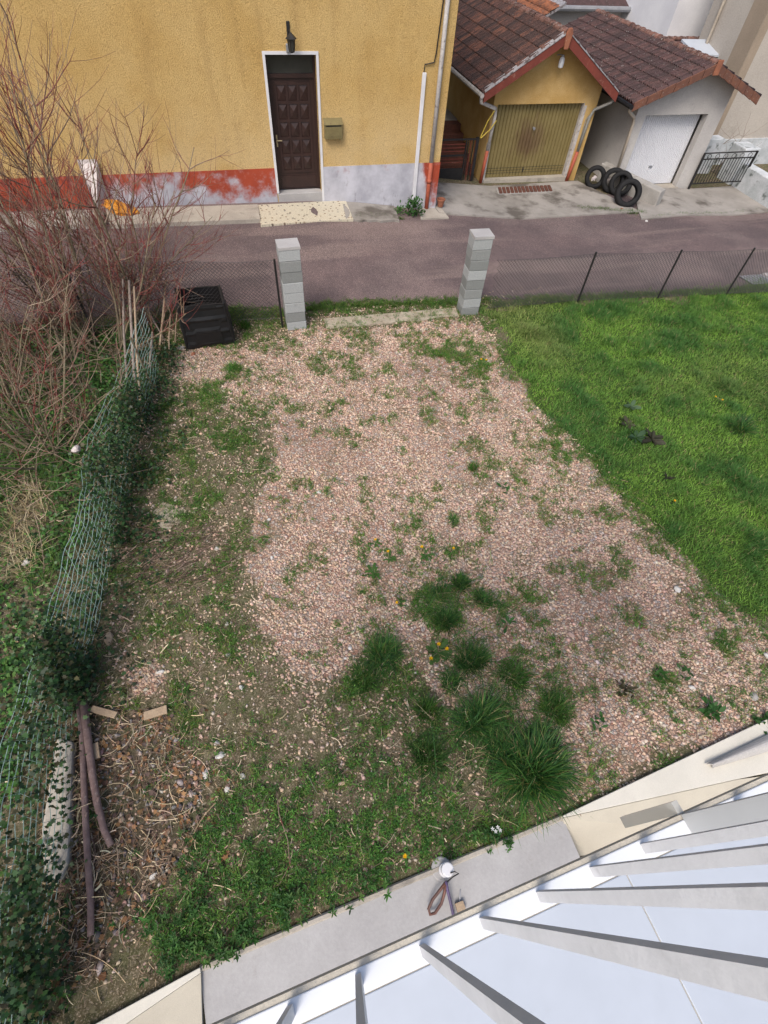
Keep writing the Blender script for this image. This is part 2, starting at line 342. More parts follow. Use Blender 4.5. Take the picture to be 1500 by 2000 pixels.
def frame(x0, y0, s):
    n = math.hypot(1, s); ex = np.array([1/n, s/n, 0]); ey = np.array([-s/n, 1/n, 0])
    def F(a, d, z): p = np.array([x0, y0, 0])+ex*a+ey*d; return (p[0], p[1], z)
    F.ex, F.ey, F.x0, F.y0, F.s = ex, ey, x0, y0, s
    F.px = lambda px, py, d=0.0: _fpx(F, px, py, d)
    return F
def _fpx(F, px, py, d=0.0):   # pixel on the plane at depth d of the frame -> (s, z)
    o = np.array([F.x0, F.y0, 0])+F.ey*d; p = onp(px, py, o[0], o[1], F.s)
    return float((p-np.array([F.x0, F.y0, 0])).dot(F.ex)), float(p[2])
def npmesh(name, V, faces, mat, parent=None, col=None, smooth_=False, org=None):
    """V (n,3); faces: list of integer arrays (m,k); col (n,3)"""
    me = bpy.data.meshes.new(name)
    o0 = ORG[parent] if parent else (np.zeros(3) if org is None else np.array(org))
    V = np.asarray(V, np.float32)-np.asarray(o0, np.float32)
    me.vertices.add(len(V)); me.vertices.foreach_set('co', V.ravel())
    lt = np.concatenate([np.full(len(f), f.shape[1], np.int32) for f in faces]); li = np.concatenate([f.ravel() for f in faces]).astype(np.int32)
    me.loops.add(len(li)); me.loops.foreach_set('vertex_index', li)
    me.polygons.add(len(lt)); ls = np.concatenate([[0], np.cumsum(lt)[:-1]]).astype(np.int32)
    me.polygons.foreach_set('loop_start', ls); me.polygons.foreach_set('loop_total', lt)
    if smooth_: me.polygons.foreach_set('use_smooth', np.ones(len(lt), bool))
    me.update(calc_edges=True)
    if col is not None:
        a = me.color_attributes.new('Col', 'FLOAT_COLOR', 'POINT')
        a.data.foreach_set('color', np.concatenate([np.clip(col, 0, 1), np.ones((len(V), 1))], 1).astype(np.float32).ravel())
    return link(name, me, mat, parent, org if not parent else None)
def stamp(tv, tf, P, Rm, col, cj=.0):
    """copies of a template (k verts) at P (n,3) with matrices Rm (n,3,3); returns V, faces, colours"""
    n, k = len(P), len(tv)
    V = np.einsum('nij,kj->nki', Rm, tv)+P[:, None, :]
    off = (np.arange(n)*k)[:, None, None]
    F = [(np.asarray(f)[None]+off).reshape(-1, np.asarray(f).shape[1]) for f in tf]
    C = np.repeat(col[:, None, :], k, 1)
    return V.reshape(-1, 3), F, C.reshape(-1, 3)
def rotz(a):
    c, s = np.cos(a), np.sin(a); z = np.zeros_like(a); o = np.ones_like(a)
    return np.stack([np.stack([c, -s, z], 1), np.stack([s, c, z], 1), np.stack([z, z, o], 1)], 1)
def roty(a):
    c, s = np.cos(a), np.sin(a); z = np.zeros_like(a); o = np.ones_like(a)
    return np.stack([np.stack([c, z, s], 1), np.stack([z, o, z], 1), np.stack([-s, z, c], 1)], 1)
def rotx(a):
    c, s = np.cos(a), np.sin(a); z = np.zeros_like(a); o = np.ones_like(a)
    return np.stack([np.stack([o, z, z], 1), np.stack([z, c, -s], 1), np.stack([z, s, c], 1)], 1)
def join(parts):
    V, F, C, n = [], [], [], 0
    for v, f, c in parts:
        V.append(v); C.append(c); F += [np.asarray(a)+n for a in f]; n += len(v)
    return np.concatenate(V), F, np.concatenate(C)
def inpoly(x, y, poly):
    r = np.zeros(len(x), bool); n = len(poly)
    for i in range(n):
        x0, y0 = poly[i]; x1, y1 = poly[(i+1) % n]
        if y0 == y1: continue
        c = ((y0 > y) != (y1 > y)) & (x < (x1-x0)*(y-y0)/(y1-y0)+x0); r ^= c
    return r
def blobs(x, y, L):
    r = np.zeros(len(x))
    for cx, cy, rx, ry, a in L: r = np.maximum(r, a*np.exp(-((x-cx)/rx)**2-((y-cy)/ry)**2))
    return r

# ------------------------------------------------------------------ zones of the yard, outlined on the ground
G = lambda L: [tuple(at(x, y)[:2]) for x, y in L]
LAWN = G([(945, 596), (975, 650), (985, 700), (1040, 790), (1110, 845), (1165, 890), (1215, 945), (1270, 1010), (1340, 1085), (1400, 1150), (1500, 1245)])+[(9, .6), (18, .5), (18, 8.4), (13, 8.55), (11.3, 8.3), (7.6, 8.75)]
GRAVEL = G([(610, 640), (700, 632), (880, 622), (950, 650), (1000, 745), (1165, 895), (1290, 1040), (1500, 1250), (1520, 1400), (1100, 1590), (1060, 1470), (880, 1330), (720, 1260), (640, 1330), (560, 1290), (470, 1210), (478, 1080), (530, 930), (500, 800), (340, 735), (370, 690), (480, 680)])
LITTER = G([(170, 1380), (330, 1390), (400, 1500), (380, 1640), (300, 1760), (210, 1880), (100, 1960), (70, 1700), (90, 1450)])
def zones(x, y):
    x = x+(vnoise(x, y, 1.6, 41)-.5)*.5+(vnoise(x, y, 5, 42)-.5)*.22; y = y+(vnoise(x, y, 1.6, 43)-.5)*.5+(vnoise(x, y, 5, 44)-.5)*.22
    g = inpoly(x, y, GRAVEL).astype(float); l = inpoly(x, y, LAWN).astype(float)
    return g, l

# ------------------------------------------------------------------ ground
def build_ground():
    xs = np.concatenate([[-150, -60, -25, -14, -9], np.arange(-6.5, 15, .11), [16, 18, 22, 30, 60, 150]])
    ys = np.concatenate([[-150, -40, -10, -3, -1], np.arange(-.3, 10.6, .11), np.arange(11, 24, .7), [26, 35, 60, 150]])
    X, Y = np.meshgrid(xs, ys); x, y = X.ravel(), Y.ravel()
    z = h(x, y)
    z = np.where((y < -.16) & (y > -1.6) & (x > -1.3) & (x < 9), z-.5, z); z = np.where((y < -.3) & (y > -1.6) & (x > -2.6) & (x <= -1.3), z-.12, z)
    g, l = zones(x, y)
    def soft(v):
        v = v.reshape(X.shape)
        for _ in range(2):
            p = np.pad(v, 1, mode='edge'); v = (p[1:-1, 1:-1]*2+p[:-2, 1:-1]+p[2:, 1:-1]+p[1:-1, :-2]+p[1:-1, 2:])/6
        return v.ravel()
    g, l = soft(g), soft(l)
    # small clearing of stones and bare patch on the left
    px, py = proj(np.stack([x, y, z], 1))
    g = np.maximum(g, blobs(px, py, [(285, 1325, 50, 45, .9)]))
    nx = len(xs); idx = np.arange(len(x)).reshape(X.shape)
    F = np.stack([idx[:-1, :-1], idx[:-1, 1:], idx[1:, 1:], idx[1:, :-1]], -1).reshape(-1, 4)
    o = npmesh('ground', np.stack([x, y, z], 1), [F], 'ground', smooth_=True)
    a = o.data.color_attributes.new('Zone', 'FLOAT_COLOR', 'POINT')
    a.data.foreach_set('color', np.stack([g, l, inpoly(x, y, LITTER)*1.0, 0*g+1], 1).astype(np.float32).ravel())
    tag(o, kind='structure')
build_ground()
def sheet(name, near, far, xs, nv, mat, up=.01, kind='structure'):
    """strip of ground between two lines y(x)"""
    mb = MB(); xs = list(xs); nu = len(xs)-1
    def P(u, v):
        x = xs[int(round(u*nu))]; y = near(x)*(1-v)+far(x)*v; return (x, y, float(h(x, y))+up)
    mb.grid(P, nu, nv); return tag(mb.build(name, mat, fix=False, shade=True), kind=kind)
fac = lambda x: 13.8-.06*(x-6.09)
nearp = [at(*p)[:2] for p in [(300, 606), (460, 602), (560, 606), (640, 592), (700, 588), (800, 590), (890, 586), (960, 584), (1130, 577), (1280, 571), (1420, 562), (1500, 556)]]
nearx = [-30, -8]+[p[0] for p in nearp]+[20, 60]; neary = [10.9, 10.5]+[p[1] for p in nearp]+[8.3, 6.5]
near = lambda x: float(np.interp(x, nearx, neary))+(float(vnoise(x, 0, 3, 5))-.5)*.22
sheet('road', near, lambda x: fac(x)-.02 if x < 7 else fac(x)+1.3, np.concatenate([np.arange(-30, -5, 1.0), np.arange(-5, 16, .14), np.arange(16, 60, 2.)]), 26, 'asphalt', .012)
def patch(name, quad, mat, up, nu=14, nv=6, kind='structure', jag=0, skirt=.16, flat=False):
    A, B, C, D = [at(*q, dz=up)[:2] for q in quad]       # near-left, near-right, far-right, far-left
    mb = MB()
    def P(u, v, lift=True):
        p = (A*(1-u)+B*u)*(1-v)+(D*(1-u)+C*u)*v
        if jag and v == 0: p = p+np.array([0, (random.Random(int(u*997)).random()-.5)*jag])
        if flat: return (p[0], p[1], (float(h(*A))*(1-u)+float(h(*B))*u)*(1-v)+(float(h(*D))*(1-u)+float(h(*C))*u)*v+up)
        return (p[0], p[1], float(h(*p))+up)
    mb.grid(P, nu, nv)
    ring = [i for i in range(nu+1)]+[j*(nu+1)+nu for j in range(1, nv+1)]+[nv*(nu+1)+i for i in range(nu-1, -1, -1)]+[j*(nu+1) for j in range(nv-1, 0, -1)]
    n0 = len(mb.v); mb.v += [(mb.v[i][0], mb.v[i][1], mb.v[i][2]-skirt) for i in ring]
    m = len(ring); mb.f += [(ring[(k+1) % m], ring[k], n0+k, n0+(k+1) % m) for k in range(m)]
    return tag(mb.build(name, mat, fix=True), kind=kind)
patch('pavement', [(215, 439), (508, 428), (503, 399), (205, 409)], 'beige_concrete', .10)
patch('pavement', [(-260, 455), (207, 437), (200, 409), (-260, 425)], 'apron_concrete', .10)
patch('pavement', [(676, 428), (780, 431), (770, 402), (668, 392)], 'apron_concrete', .06, jag=.08)
patch('pavement', [(822, 427), (877, 425), (858, 402), (818, 408)], 'beige_concrete', .05)
patch('garage_apron', [(858, 416), (1252, 413), (1128, 353), (800, 352)], 'apron_concrete', .05, 24, 10)
patch('garage_apron', [(1253, 427), (1540, 410), (1490, 360), (1235, 367)], 'apron_concrete', .05, 20, 8)
patch('threshold_slab', [(638, 641), (896, 617), (890, 601), (632, 622)], 'pale_dust', .03, 14, 3, jag=.05)

# ------------------------------------------------------------------ yellow house
HF = frame(6.09, 13.8, -.06)
def S(x): return (x-6.09)/HF.ex[0]
house = thing('house', 'yellow rough-rendered house with brown front door and red and grey plinth', 'house', (-1, 14.2, .3))
d0, d1 = S(1.95), S(3.02); dt, db = 3.22, .60
mb = MB()
mb.fbox(HF, -16, d0, 0, .35, -.6, 6.6); mb.fbox(HF, d1, 0, 0, .35, -.6, 6.6); mb.fbox(HF, d0, d1, 0, .35, dt, 6.6); mb.fbox(HF, d0, d1, .01, .35, -.6, .42)
mb.fbox(HF, -.35, 0, .35, 8, -.6, 6.6); mb.fbox(HF, -16, -15.65, .35, 8, -.6, 6.6); mb.fbox(HF, -15.65, -.35, 7.7, 8, -.6, 6.6)
mb.build('wall', 'yellow_render', house)
mb = MB(); mb.fbox(HF, -16.02, d0-.055, -.014, -.001, -.6, 1.15); mb.fbox(HF, d1+.055, .014, -.012, -.001, -.6, 1.135); mb.fbox(HF, .001, .014, -.001, 3, -.6, 1.135)
mb.build('plinth', 'plinth_paint', house)
mb = MB(); mb.fbox(HF, d0-.03, d1+.05, -.02, .3, .2, .585); mb.build('doorstep', 'channel_concrete', house, bevel=.01)
mb = MB(); mb.fbox(HF, d0-.055, d0, -.022, .19, .6, dt); mb.fbox(HF, d1, d1+.055, -.022, .19, .35, dt); mb.fbox(HF, d0-.055, d1+.055, -.022, .19, dt+.001, dt+.055)
mb.build('door_surround', 'white_paint', house)
mb = MB(); D = .19
mb.fbox(HF, d0, d0+.045, D-.02, D+.08, db, dt); mb.fbox(HF, d1-.045, d1, D-.02, D+.08, db, dt); mb.fbox(HF, d0+.046, d1-.046, D-.02, D+.08, dt-.05, dt-.001); mb.fbox(HF, d0+.046, d1-.046, D-.025, D+.08, 2.80, 2.87)
mb.build('door_frame', 'dark_door', house)
mb = MB(); mb.fbox(HF, d0+.046, d1-.046, D+.02, D+.03, 2.871, dt-.051); mb.build('transom_pane', 'dark_glass', house)
door = MB(); a0, a1 = d0+.047, d1-.047; door.fbox(HF, a0, a1, D+.012, D+.05, db+.01, 2.798)
door.fbox(HF, a0+.06, a1-.06, D-.004, D+.011, db+.05, .90)
pw = (a1-a0-.24)/3; rows = 5; z0p, z1p = 1.0, 2.70; ph = (z1p-z0p)/rows
for k in range(rows+1): door.fbox(HF, a0+.1, a1-.1, D-.006, D+.0115, z0p+k*ph-.028, z0p+k*ph+.028)
for k in range(4):
    q = a0+.12+k*pw; door.fbox(HF, q-.026, q+.026, D-.007, D+.0112, z0p, z1p)
door = door.build('door', 'dark_door', house)
for i in range(3):
    for j in range(rows):
        q0, q1 = a0+.12+i*pw+.027, a0+.12+(i+1)*pw-.027; zz0, zz1 = z0p+j*ph+.03, z0p+(j+1)*ph-.03
        mb = MB(); c = [HF(q0, D+.011, zz0), HF(q1, D+.011, zz0), HF(q1, D+.011, zz1), HF(q0, D+.011, zz1), HF((q0+q1)/2, D-.028, zz0*.45+zz1*.55)]
        mb.add(c, [(0, 1, 4), (1, 2, 4), (2, 3, 4), (3, 0, 4), (0, 3, 2, 1)]); mb.build('panel', 'dark_door', door)
mb = MB(); mb.fbox(HF, a0+.025, a0+.06, D-.012, D+.01, 1.52, 1.76); mb.tube([HF(a0+.045, D-.01, 1.66), HF(a0+.045, D-.05, 1.66), HF(a0+.16, D-.055, 1.655)], .011, 8); mb.build('handle', 'brass', door)
# pipes on the facade
mb = MB(); c1, c2 = S(5.46), S(5.52); mb.fbox(HF, c1-.045, c1+.045, -.06, -.013, .3, 2.92); mb.build('cable_cover', 'white_paint', house, bevel=.008)
P = [HF.px(828, 141, -.03), HF.px(830, 126, -.03), HF.px(848, 122, -.03), HF.px(852, 104, -.03), HF.px(866, 0, -.03), HF.px(878, -100, -.03)]
mb = MB(); mb.tube([HF(s, -.03, z) for s, z in P], .013, 6); mb.build('cable', 'black_plastic', house)
dp = S(5.83)
mb = MB(); mb.tube([HF(dp, -.075, 1.12), HF(dp-.01, -.075, 3.0), HF(dp-.02, -.075, 6.5)], .05, 10); mb.build('downpipe', 'old_white_pipe', house, shade=True)
mb = MB(); mb.tube([HF(dp, -.075, -.05), HF(dp, -.075, 1.16)], .054, 10); mb.tube([HF(dp, -.075, .70), HF(dp, -.075, .78)], .064, 10); mb.build('downpipe_foot', 'red_pipe', house, shade=True)
mb = MB(); mb.hexa([HF(-16.4, -.12, 6.61), HF(.3, -.12, 6.61), HF(.3, 8.3, 6.61), HF(-16.4, 8.3, 6.61), HF(-15, 3.8, 8.6), HF(-.4, 3.8, 8.6), HF(-.4, 4.3, 8.6), HF(-15, 4.3, 8.6)]); mb.build('roof', 'tile_brown', house)
# terrazzo slab before the door
patch('terrazzo_slab', [(509, 439), (690, 428), (675, 391), (503, 400)], 'terrazzo', .07, 8, 3, kind=None, flat=True, skirt=.3)
o = bpy.data.objects['terrazzo_slab']; o['kind'] = 'thing'; tag(o, 'cream terrazzo slab with dark chips before the brown front door', 'slab')
# letter box
s0, zt = HF.px(634, 237, -.13); s1, zb = HF.px(669, 271, -.13)
lb = thing('letter_box', 'khaki metal letter box on yellow wall right of the door', 'letter box', HF((s0+s1)/2, 0, zb))
mb = MB(); mb.hexa([HF(s0, -.13, zb), HF(s1, -.13, zb), HF(s1, -.002, zb), HF(s0, -.002, zb), HF(s0, -.13, zt-.06), HF(s1, -.13, zt-.06), HF(s1, -.002, zt), HF(s0, -.002, zt)]); mb.build('box', 'khaki_metal', lb, bevel=.006)
mb = MB(); mb.hexa([HF(s0-.012, -.15, zt-.075), HF(s1+.012, -.15, zt-.075), HF(s1+.012, -.001, zt+.015), HF(s0-.012, -.001, zt+.015), HF(s0-.012, -.15, zt-.062), HF(s1+.012, -.15, zt-.062), HF(s1+.012, -.001, zt+.028), HF(s0-.012, -.001, zt+.028)]); mb.build('lid', 'khaki_metal', lb)
mb = MB(); mb.fbox(HF, s0+.03, s1-.03, -.134, -.128, zt-.105, zt-.075); mb.fbox(HF, s0+.14, s1-.14, -.1335, -.128, zt-.16, zt-.145); mb.build('slot', 'black_metal', lb)
mb = MB(); mb.fbox(HF, s0+.05, s1-.05, -.136, -.129, zb+.05, zt-.125); mb.build('front_plate', 'khaki_metal', lb)
mb = MB()
for k in range(9): q = s0+.02+k*(s1-s0-.04)/8; mb.fbox(HF, q-.009, q+.009, -.137, -.12, zb-.012, zb+.022)
tag(mb.build('comb', 'khaki_metal', lb), kind='stuff')
# wall lantern
sL, zL = HF.px(563, 58, -.02); lan = thing('wall_lantern', 'black iron lantern on a bracket above the front door', 'lantern', HF(sL, 0, zL))
mb = MB(); mb.fbox(HF, sL-.035, sL+.035, -.03, 0, zL-.15, zL+.13); mb.build('back_plate', 'black_metal', lan, bevel=.008)
sb, zbk = HF.px(568, 72, -.26)
mb = MB(); mb.tube([HF(sL, -.03, zL-.02), HF(sL+.01, -.12, zL+.02), HF(sb, -.26, zL-.06), HF(sb, -.26, zbk+.04)], .012, 6); mb.build('bracket', 'black_metal', lan)
mb = MB(); c = HF(sb, -.26, 0); mb.lathe([(.006, zbk+.07), (.03, zbk+.05), (.115, zbk-.02), (.115, zbk-.03), (.08, zbk-.032)], c, 6); mb.build('cap', 'black_metal', lan)
mb = MB(); mb.lathe([(.072, zbk-.034), (.05, zbk-.21)], c, 6); mb.build('glass', 'dark_glass', lan)
mb = MB()
for k in range(6):
    q = k*math.pi/3; mb.tube([(c[0]+.078*math.cos(q), c[1]+.078*math.sin(q), zbk-.03), (c[0]+.055*math.cos(q), c[1]+.055*math.sin(q), zbk-.22)], .007, 4)
mb.lathe([(.058, zbk-.212), (.058, zbk-.235), (.02, zbk-.25)], c, 6); mb.build('cage', 'black_metal', lan)
s_, z_ = HF.px(562, 94, -.05); mb = MB(); mb.fbox(HF, s_-.035, s_+.035, -.07, -.002, z_-.07, z_+.07)
tag(mb.build('sensor_box', 'zinc', None, HF(s_, 0, z_), bevel=.01), 'small grey sensor box behind the lantern above the door', 'sensor box')
# ------------------------------------------------------------------ roof tiles
def tile_template():
    xs = [0, .022, .058, .078, .114, .136, .172, .218]; zs = [0, .05, .052, .0, .0, .05, .052, 0]
    v = [(x, 0, z+.034) for x, z in zip(xs, zs)]+[(x, .41, z) for x, z in zip(xs, zs)]+[(x, .004, z+.006) for x, z in zip(xs, zs)]
    n = len(xs); f = [(i, i+1, n+i+1, n+i) for i in range(n-1)]+[(2*n+i, 2*n+i+1, i+1, i) for i in range(n-1)]
    f += [(0, n, 2*n), (n-1, 3*n-1, 2*n-1)]
    return np.array(v), f
TV, TF = tile_template()
def tile_mesh(name):
    me = bpy.data.meshes.new(name); me.from_pydata([tuple(v) for v in TV], [], TF); me.update(); return me
def ridge_mesh(name, r=.115, L=.37):
    mb = MB(); k = 7
    for ring, (rr, y) in enumerate(((r, 0), (r*1.02, .03), (r*.9, L))):
        pass
    vs = []; 
    for rr, y in ((r*1.12, 0), (r*1.12, .05), (r, .055), (r*.95, L)):
        for j in range(k): q = math.pi*(j/(k-1)); vs.append((rr*math.cos(q), y, rr*math.sin(q)*.85-.03))
    for j in range(k): q = math.pi*(j/(k-1)); vs.append((r*.9*math.cos(q), 0.002, r*.9*math.sin(q)*.85-.03))
    fs = [(i*k+j, i*k+j+1, (i+1)*k+j+1, (i+1)*k+j) for i in range(3) for j in range(k-1)]+[(4*k+j, 4*k+j+1, j+1, j) for j in range(k-1)]
    me = bpy.data.meshes.new(name); me.from_pydata(vs, [], fs); me.update(); return me
def place(name, me, mat, parent, P, X, Y, Z):
    if not me.materials: me.materials.append(M(mat))
    o = bpy.data.objects.new(name, me); COL.objects.link(o); o.parent = parent; ORG[o] = ORG[parent]
    P = np.array(P)-ORG[parent]
    o.matrix_basis = Matrix([[X[i], Y[i], Z[i], P[i]] for i in range(3)]+[[0, 0, 0, 1]]); return o
def gable_roof(root, F, sL, zL, sA, zA, sR, zR, dA, dB, tilename, ridgename, rows=7, seed=0):
    """both slopes of a roof; the slope facing the yard gets single tiles"""
    r = random.Random(seed)
    deck = MB()
    for (s0, z0) in ((sL, zL), (sR, zR)):
        deck.hexa([F(s0, dA, z0-.05), F(sA, dA, zA-.05), F(sA, dB, zA-.05), F(s0, dB, z0-.05), F(s0, dA, z0-.012), F(sA, dA, zA-.012), F(sA, dB, zA-.012), F(s0, dB, z0-.012)])
    roof = deck.build('roof', 'bargeboard', root)
    ez = np.array([0, 0, 1.0]); me = tile_mesh('tile')
    # left slope
    A = np.array([sA-sL, zA-zL]); Ls = np.linalg.norm(A); c, s = A/Ls
    u = F.ex*c+ez*s; n = -F.ex*s+ez*c; wv = -F.ey; expo = Ls/rows
    ncol = int((dB-dA)/.212)
    for j in range(rows):
        off = .0 if j % 2 == 0 else .0
        for i in range(ncol):
            d = dA+.212*(i+1)+off
            p = np.array(F(sL, d, zL))+u*(j*expo-.03)+n*(.004+r.uniform(0, .006))
            a = r.uniform(-.012, .012); uu = u*math.cos(a)+wv*math.sin(a); ww = wv*math.cos(a)-u*math.sin(a)
            place('tile', me, tilename, roof, p, ww, uu, n)
    # right slope, turned away from the camera
    A = np.array([sA-sR, zA-zR]); Ls = np.linalg.norm(A); c, s = A/Ls
    u = F.ex*c+ez*s; n = F.ex*s*(-1)+ez*c
    if n[2] < 0: n = -n
    wv = np.cross(u, n); rows2 = max(4, int(round(Ls/.345))); ex2 = Ls/rows2
    P, Rm = [], []
    for j in range(rows2):
        for i in range(ncol):
            d = dA+.212*i; P.append(np.array(F(sR, d, zR))+u*(j*ex2-.03)+n*.006); Rm.append(np.stack([wv, u, n], 1))
    q4 = np.array([f for f in TF if len(f) == 4]); t3 = np.array([f for f in TF if len(f) == 3])
    V, Fc, C = stamp(TV, [q4, t3], np.array(P), np.array(Rm), np.ones((len(P), 3)))
    tag(npmesh('far_slope_tiles', V, Fc, tilename, root), kind='stuff')
    rm = ridge_mesh('ridge_tile'); k = int((dB-dA)/.33)
    for i in range(k):
        a = r.uniform(-.03, .03); p = np.array(F(sA, dA-.03+i*.33, zA+.035+r.uniform(-.006, .006)))
        X = F.ex*math.cos(a)+F.ey*math.sin(a); Y = F.ey*math.cos(a)-F.ex*math.sin(a)
        place('ridge_tile', rm, ridgename, roof, p, X, Y, ez)
    return roof
def ribbed(mb, F, s0, s1, d, z0, z1, n, gd=.014, gw=.22):
    prof = []
    for k in range(n):
        a = s0+(s1-s0)*k/n; b = s0+(s1-s0)*(k+1)/n; e = (b-a)*gw
        prof += [(a+.001, d+gd), (a+e*.5, d), (b-e*.5, d), (b-.001, d+gd)]
    m = len(prof); mb.add([F(s, dd, z0) for s, dd in prof]+[F(s, dd, z1) for s, dd in prof], [(i, i+1, m+i+1, m+i) for i in range(m-1)])
def garage_walls(root, F, mat, wl, wr, o0, o1, otop, zb, sL, zL, sA, zA, sR, zR, depth, th=.22):
    zr = lambda s: (zL+(zA-zL)*(s-sL)/(sA-sL) if s < sA else zR+(zA-zR)*(s-sR)/(sA-sR))-.07
    mb = MB()
    mb.prism([F(wl, 0, zb), F(o0, 0, zb), F(o0, 0, otop), F(o1, 0, otop), F(o1, 0, zb), F(wr, 0, zb), F(wr, 0, zr(wr)), F(sA, 0, zr(sA)), F(wl, 0, zr(wl))], F.ey*th)
    mb.prism([F(wl, th, zb), F(wl+th, th, zb), F(wl+th, th, zr(wl)), F(wl, th, zr(wl))], F.ey*(depth-th))
    mb.prism([F(wr-th, th, zb), F(wr, th, zb), F(wr, th, zr(wr)), F(wr-th, th, zr(wr))], F.ey*(depth-th))
    mb.prism([F(wl+th, depth-th, zb), F(wr-th, depth-th, zb), F(wr-th, depth-th, zr(wr)), F(sA, depth-th, zr(sA)), F(wl+th, depth-th, zr(wl))], F.ey*th)
    return mb.build('wall', mat, root)
# ------------------------------------------------------------------ ochre garage
F1 = frame(8.69, 16.1, -.06)
g1 = thing('garage', 'ochre garage with brown tiled gable roof and rusty olive ribbed door', 'garage', (10.2, 16, -.35))
sL, zL, sA, zA, sR, zR, dA, dB = -.67, 2.03, 1.40, 3.24, 3.44, 1.99, -.46, 6.6
roof1 = gable_roof(g1, F1, sL, zL, sA, zA, sR, zR, dA, dB, 'tile_brown', 'tile_ridge', 7, 3)
garage_walls(g1, F1, 'ochre_render', -.13, 3.19, 0, 2.78, 1.66, -.8, sL, zL, sA, zA, sR, zR, 6.3)
mb = MB(); ribbed(mb, F1, 0, 2.775, .14, -.24, 1.66, 25, .03, .30); gd = mb.build('garage_door', 'olive_door', g1, fix=False)
mb = MB()
for k in range(50):
    for z in (-.13, -.06, .01):
        q = .06+k*.0535; mb.fbox(F1, q, q+.032, .131, .137, z, z+.016)
tag(mb.build('vent_slots', 'black_metal', gd), kind='stuff')
s_, z_ = F1.px(1042, 250, .12); mb = MB(); mb.tube([F1(s_, .14, z_), F1(s_, .07, z_)], .028, 10); mb.tube([F1(s_, .07, z_), F1(s_, .055, z_)], .04, 10); mb.build('handle', 'zinc', gd)
s_, z_ = F1.px(1021, 332, .12); mb = MB(); mb.fbox(F1, s_-.015, s_+.015, .12, .136, z_-.05, z_+.07); mb.build('lock', 'black_metal', gd)
mb = MB(); mb.fbox(F1, -.03, 2.82, -.06, .2, -.5, -.245); mb.build('sill', 'beige_concrete', g1)
mb = MB(); mb.fbox(F1, 2.755, 2.779, .005, .13, -.24, 1.655); mb.fbox(F1, 2.781, 2.86, -.012, -.001, -.3, 1.6); mb.build('jamb', 'old_white_pipe', g1)
mb = MB(); mb.fbox(F1, -.128, -.002, -.012, -.001, -.5, .75); mb.build('jamb', 'old_white_pipe', g1)
for (s0, z0) in ((sL, zL), (sR, zR)):
    mb = MB(); mb.prism([F1(s0, dA-.035, z0+.02), F1(sA, dA-.035, zA+.02), F1(sA, dA-.035, zA-.20), F1(s0, dA-.035, z0-.20)], F1.ey*.03); mb.build('bargeboard', 'bargeboard', g1)
    mb = MB(); e = .012; mb.hexa([F1(s0, dA-.05, z0+.028), F1(sA, dA-.05, zA+.028), F1(sA, dA+.09, zA+.075), F1(s0, dA+.09, z0+.075), F1(s0, dA-.05, z0+.05), F1(sA, dA-.05, zA+.05), F1(sA, dA+.09, zA+.095), F1(s0, dA+.09, z0+.095)]); mb.build('verge_flashing', 'flashing', g1)
mb = MB(); mb.prism([F1(sA-.10, dA-.09, zA+.02), F1(sA-.05, dA-.09, zA+.13), F1(sA+.05, dA-.09, zA+.13), F1(sA+.10, dA-.09, zA+.02), F1(sA+.06, dA-.09, zA-.30), F1(sA-.06, dA-.09, zA-.30)], F1.ey*.054); mb.build('gable_finial', 'terracotta', g1, bevel=.02)
mb = MB(); mb.tube([F1(sL-.06, dA-.02, zL-.05), F1(sL-.06, dB, zL-.03)], .06, 8); mb.build('gutter', 'old_white_pipe', g1)
p = F1.px
def pipe(root, F, pts, r, name, mat, d=-.06):
    mb = MB(); mb.tube([F(*( (q[0], d, q[1]) if len(q) == 2 else q)) for q in pts], r, 9); return mb.build(name, mat, root, shade=True)
pipe(g1, F1, [(sL-.05, -.42, zL-.08), (sL-.04, -.40, zL-.2), p(968, 212, -.07), p(967, 226, -.07), p(951, 298, -.07)], .048, 'downpipe', 'old_white_pipe', -.07)
pipe(g1, F1, [p(952, 294, -.07), p(938, 357, -.07)], .052, 'downpipe_foot', 'red_pipe', -.07)
pipe(g1, F1, [(sR-.02, -.40, zR-.12), (sR-.05, -.38, zR-.22), p(1161, 214, -.06), p(1152, 228, -.06), p(1127, 299, -.06)], .042, 'downpipe', 'grey_pipe')
pipe(g1, F1, [p(1128, 296, -.06), p(1105, 357, -.06)], .055, 'downpipe_foot', 'red_pipe')
pipe(g1, F1, [p(1153, 226, -.09), p(1145, 235, -.05), p(1128, 290, -.03)], .012, 'cable', 'grey_pipe', -.03)
mb = MB(); mb.fbox(F1, .30, 2.0, -.32, -.08, -.5, -.262); 
patch('drain_strip', [(973, 379), (1080, 374), (1080, 362), (968, 366)], 'concrete', .065, 8, 2, kind=None)
ds = bpy.data.objects['drain_strip']; tag(ds, 'narrow drain strip with red-brown slats before the olive garage door', 'drain'); ORG[ds] = np.zeros(3)
A_, B_ = at(975, 378, .07), at(1080, 373, .07); C_ = at(972, 367, .07)
for k in range(14):
    t0, t1 = k/14+.006, (k+1)/14-.012; mb = MB(); q = C_-A_
    mb.hexa([A_+(B_-A_)*t0+(0, 0, -.005), A_+(B_-A_)*t1+(0, 0, -.005), A_+(B_-A_)*t1+q+(0, 0, -.005), A_+(B_-A_)*t0+q+(0, 0, -.005), A_+(B_-A_)*t0+(0, 0, .02), A_+(B_-A_)*t1+(0, 0, .02), A_+(B_-A_)*t1+q+(0, 0, .02), A_+(B_-A_)*t0+q+(0, 0, .02)])
    mb.build('slat', 'slat_brown', ds)
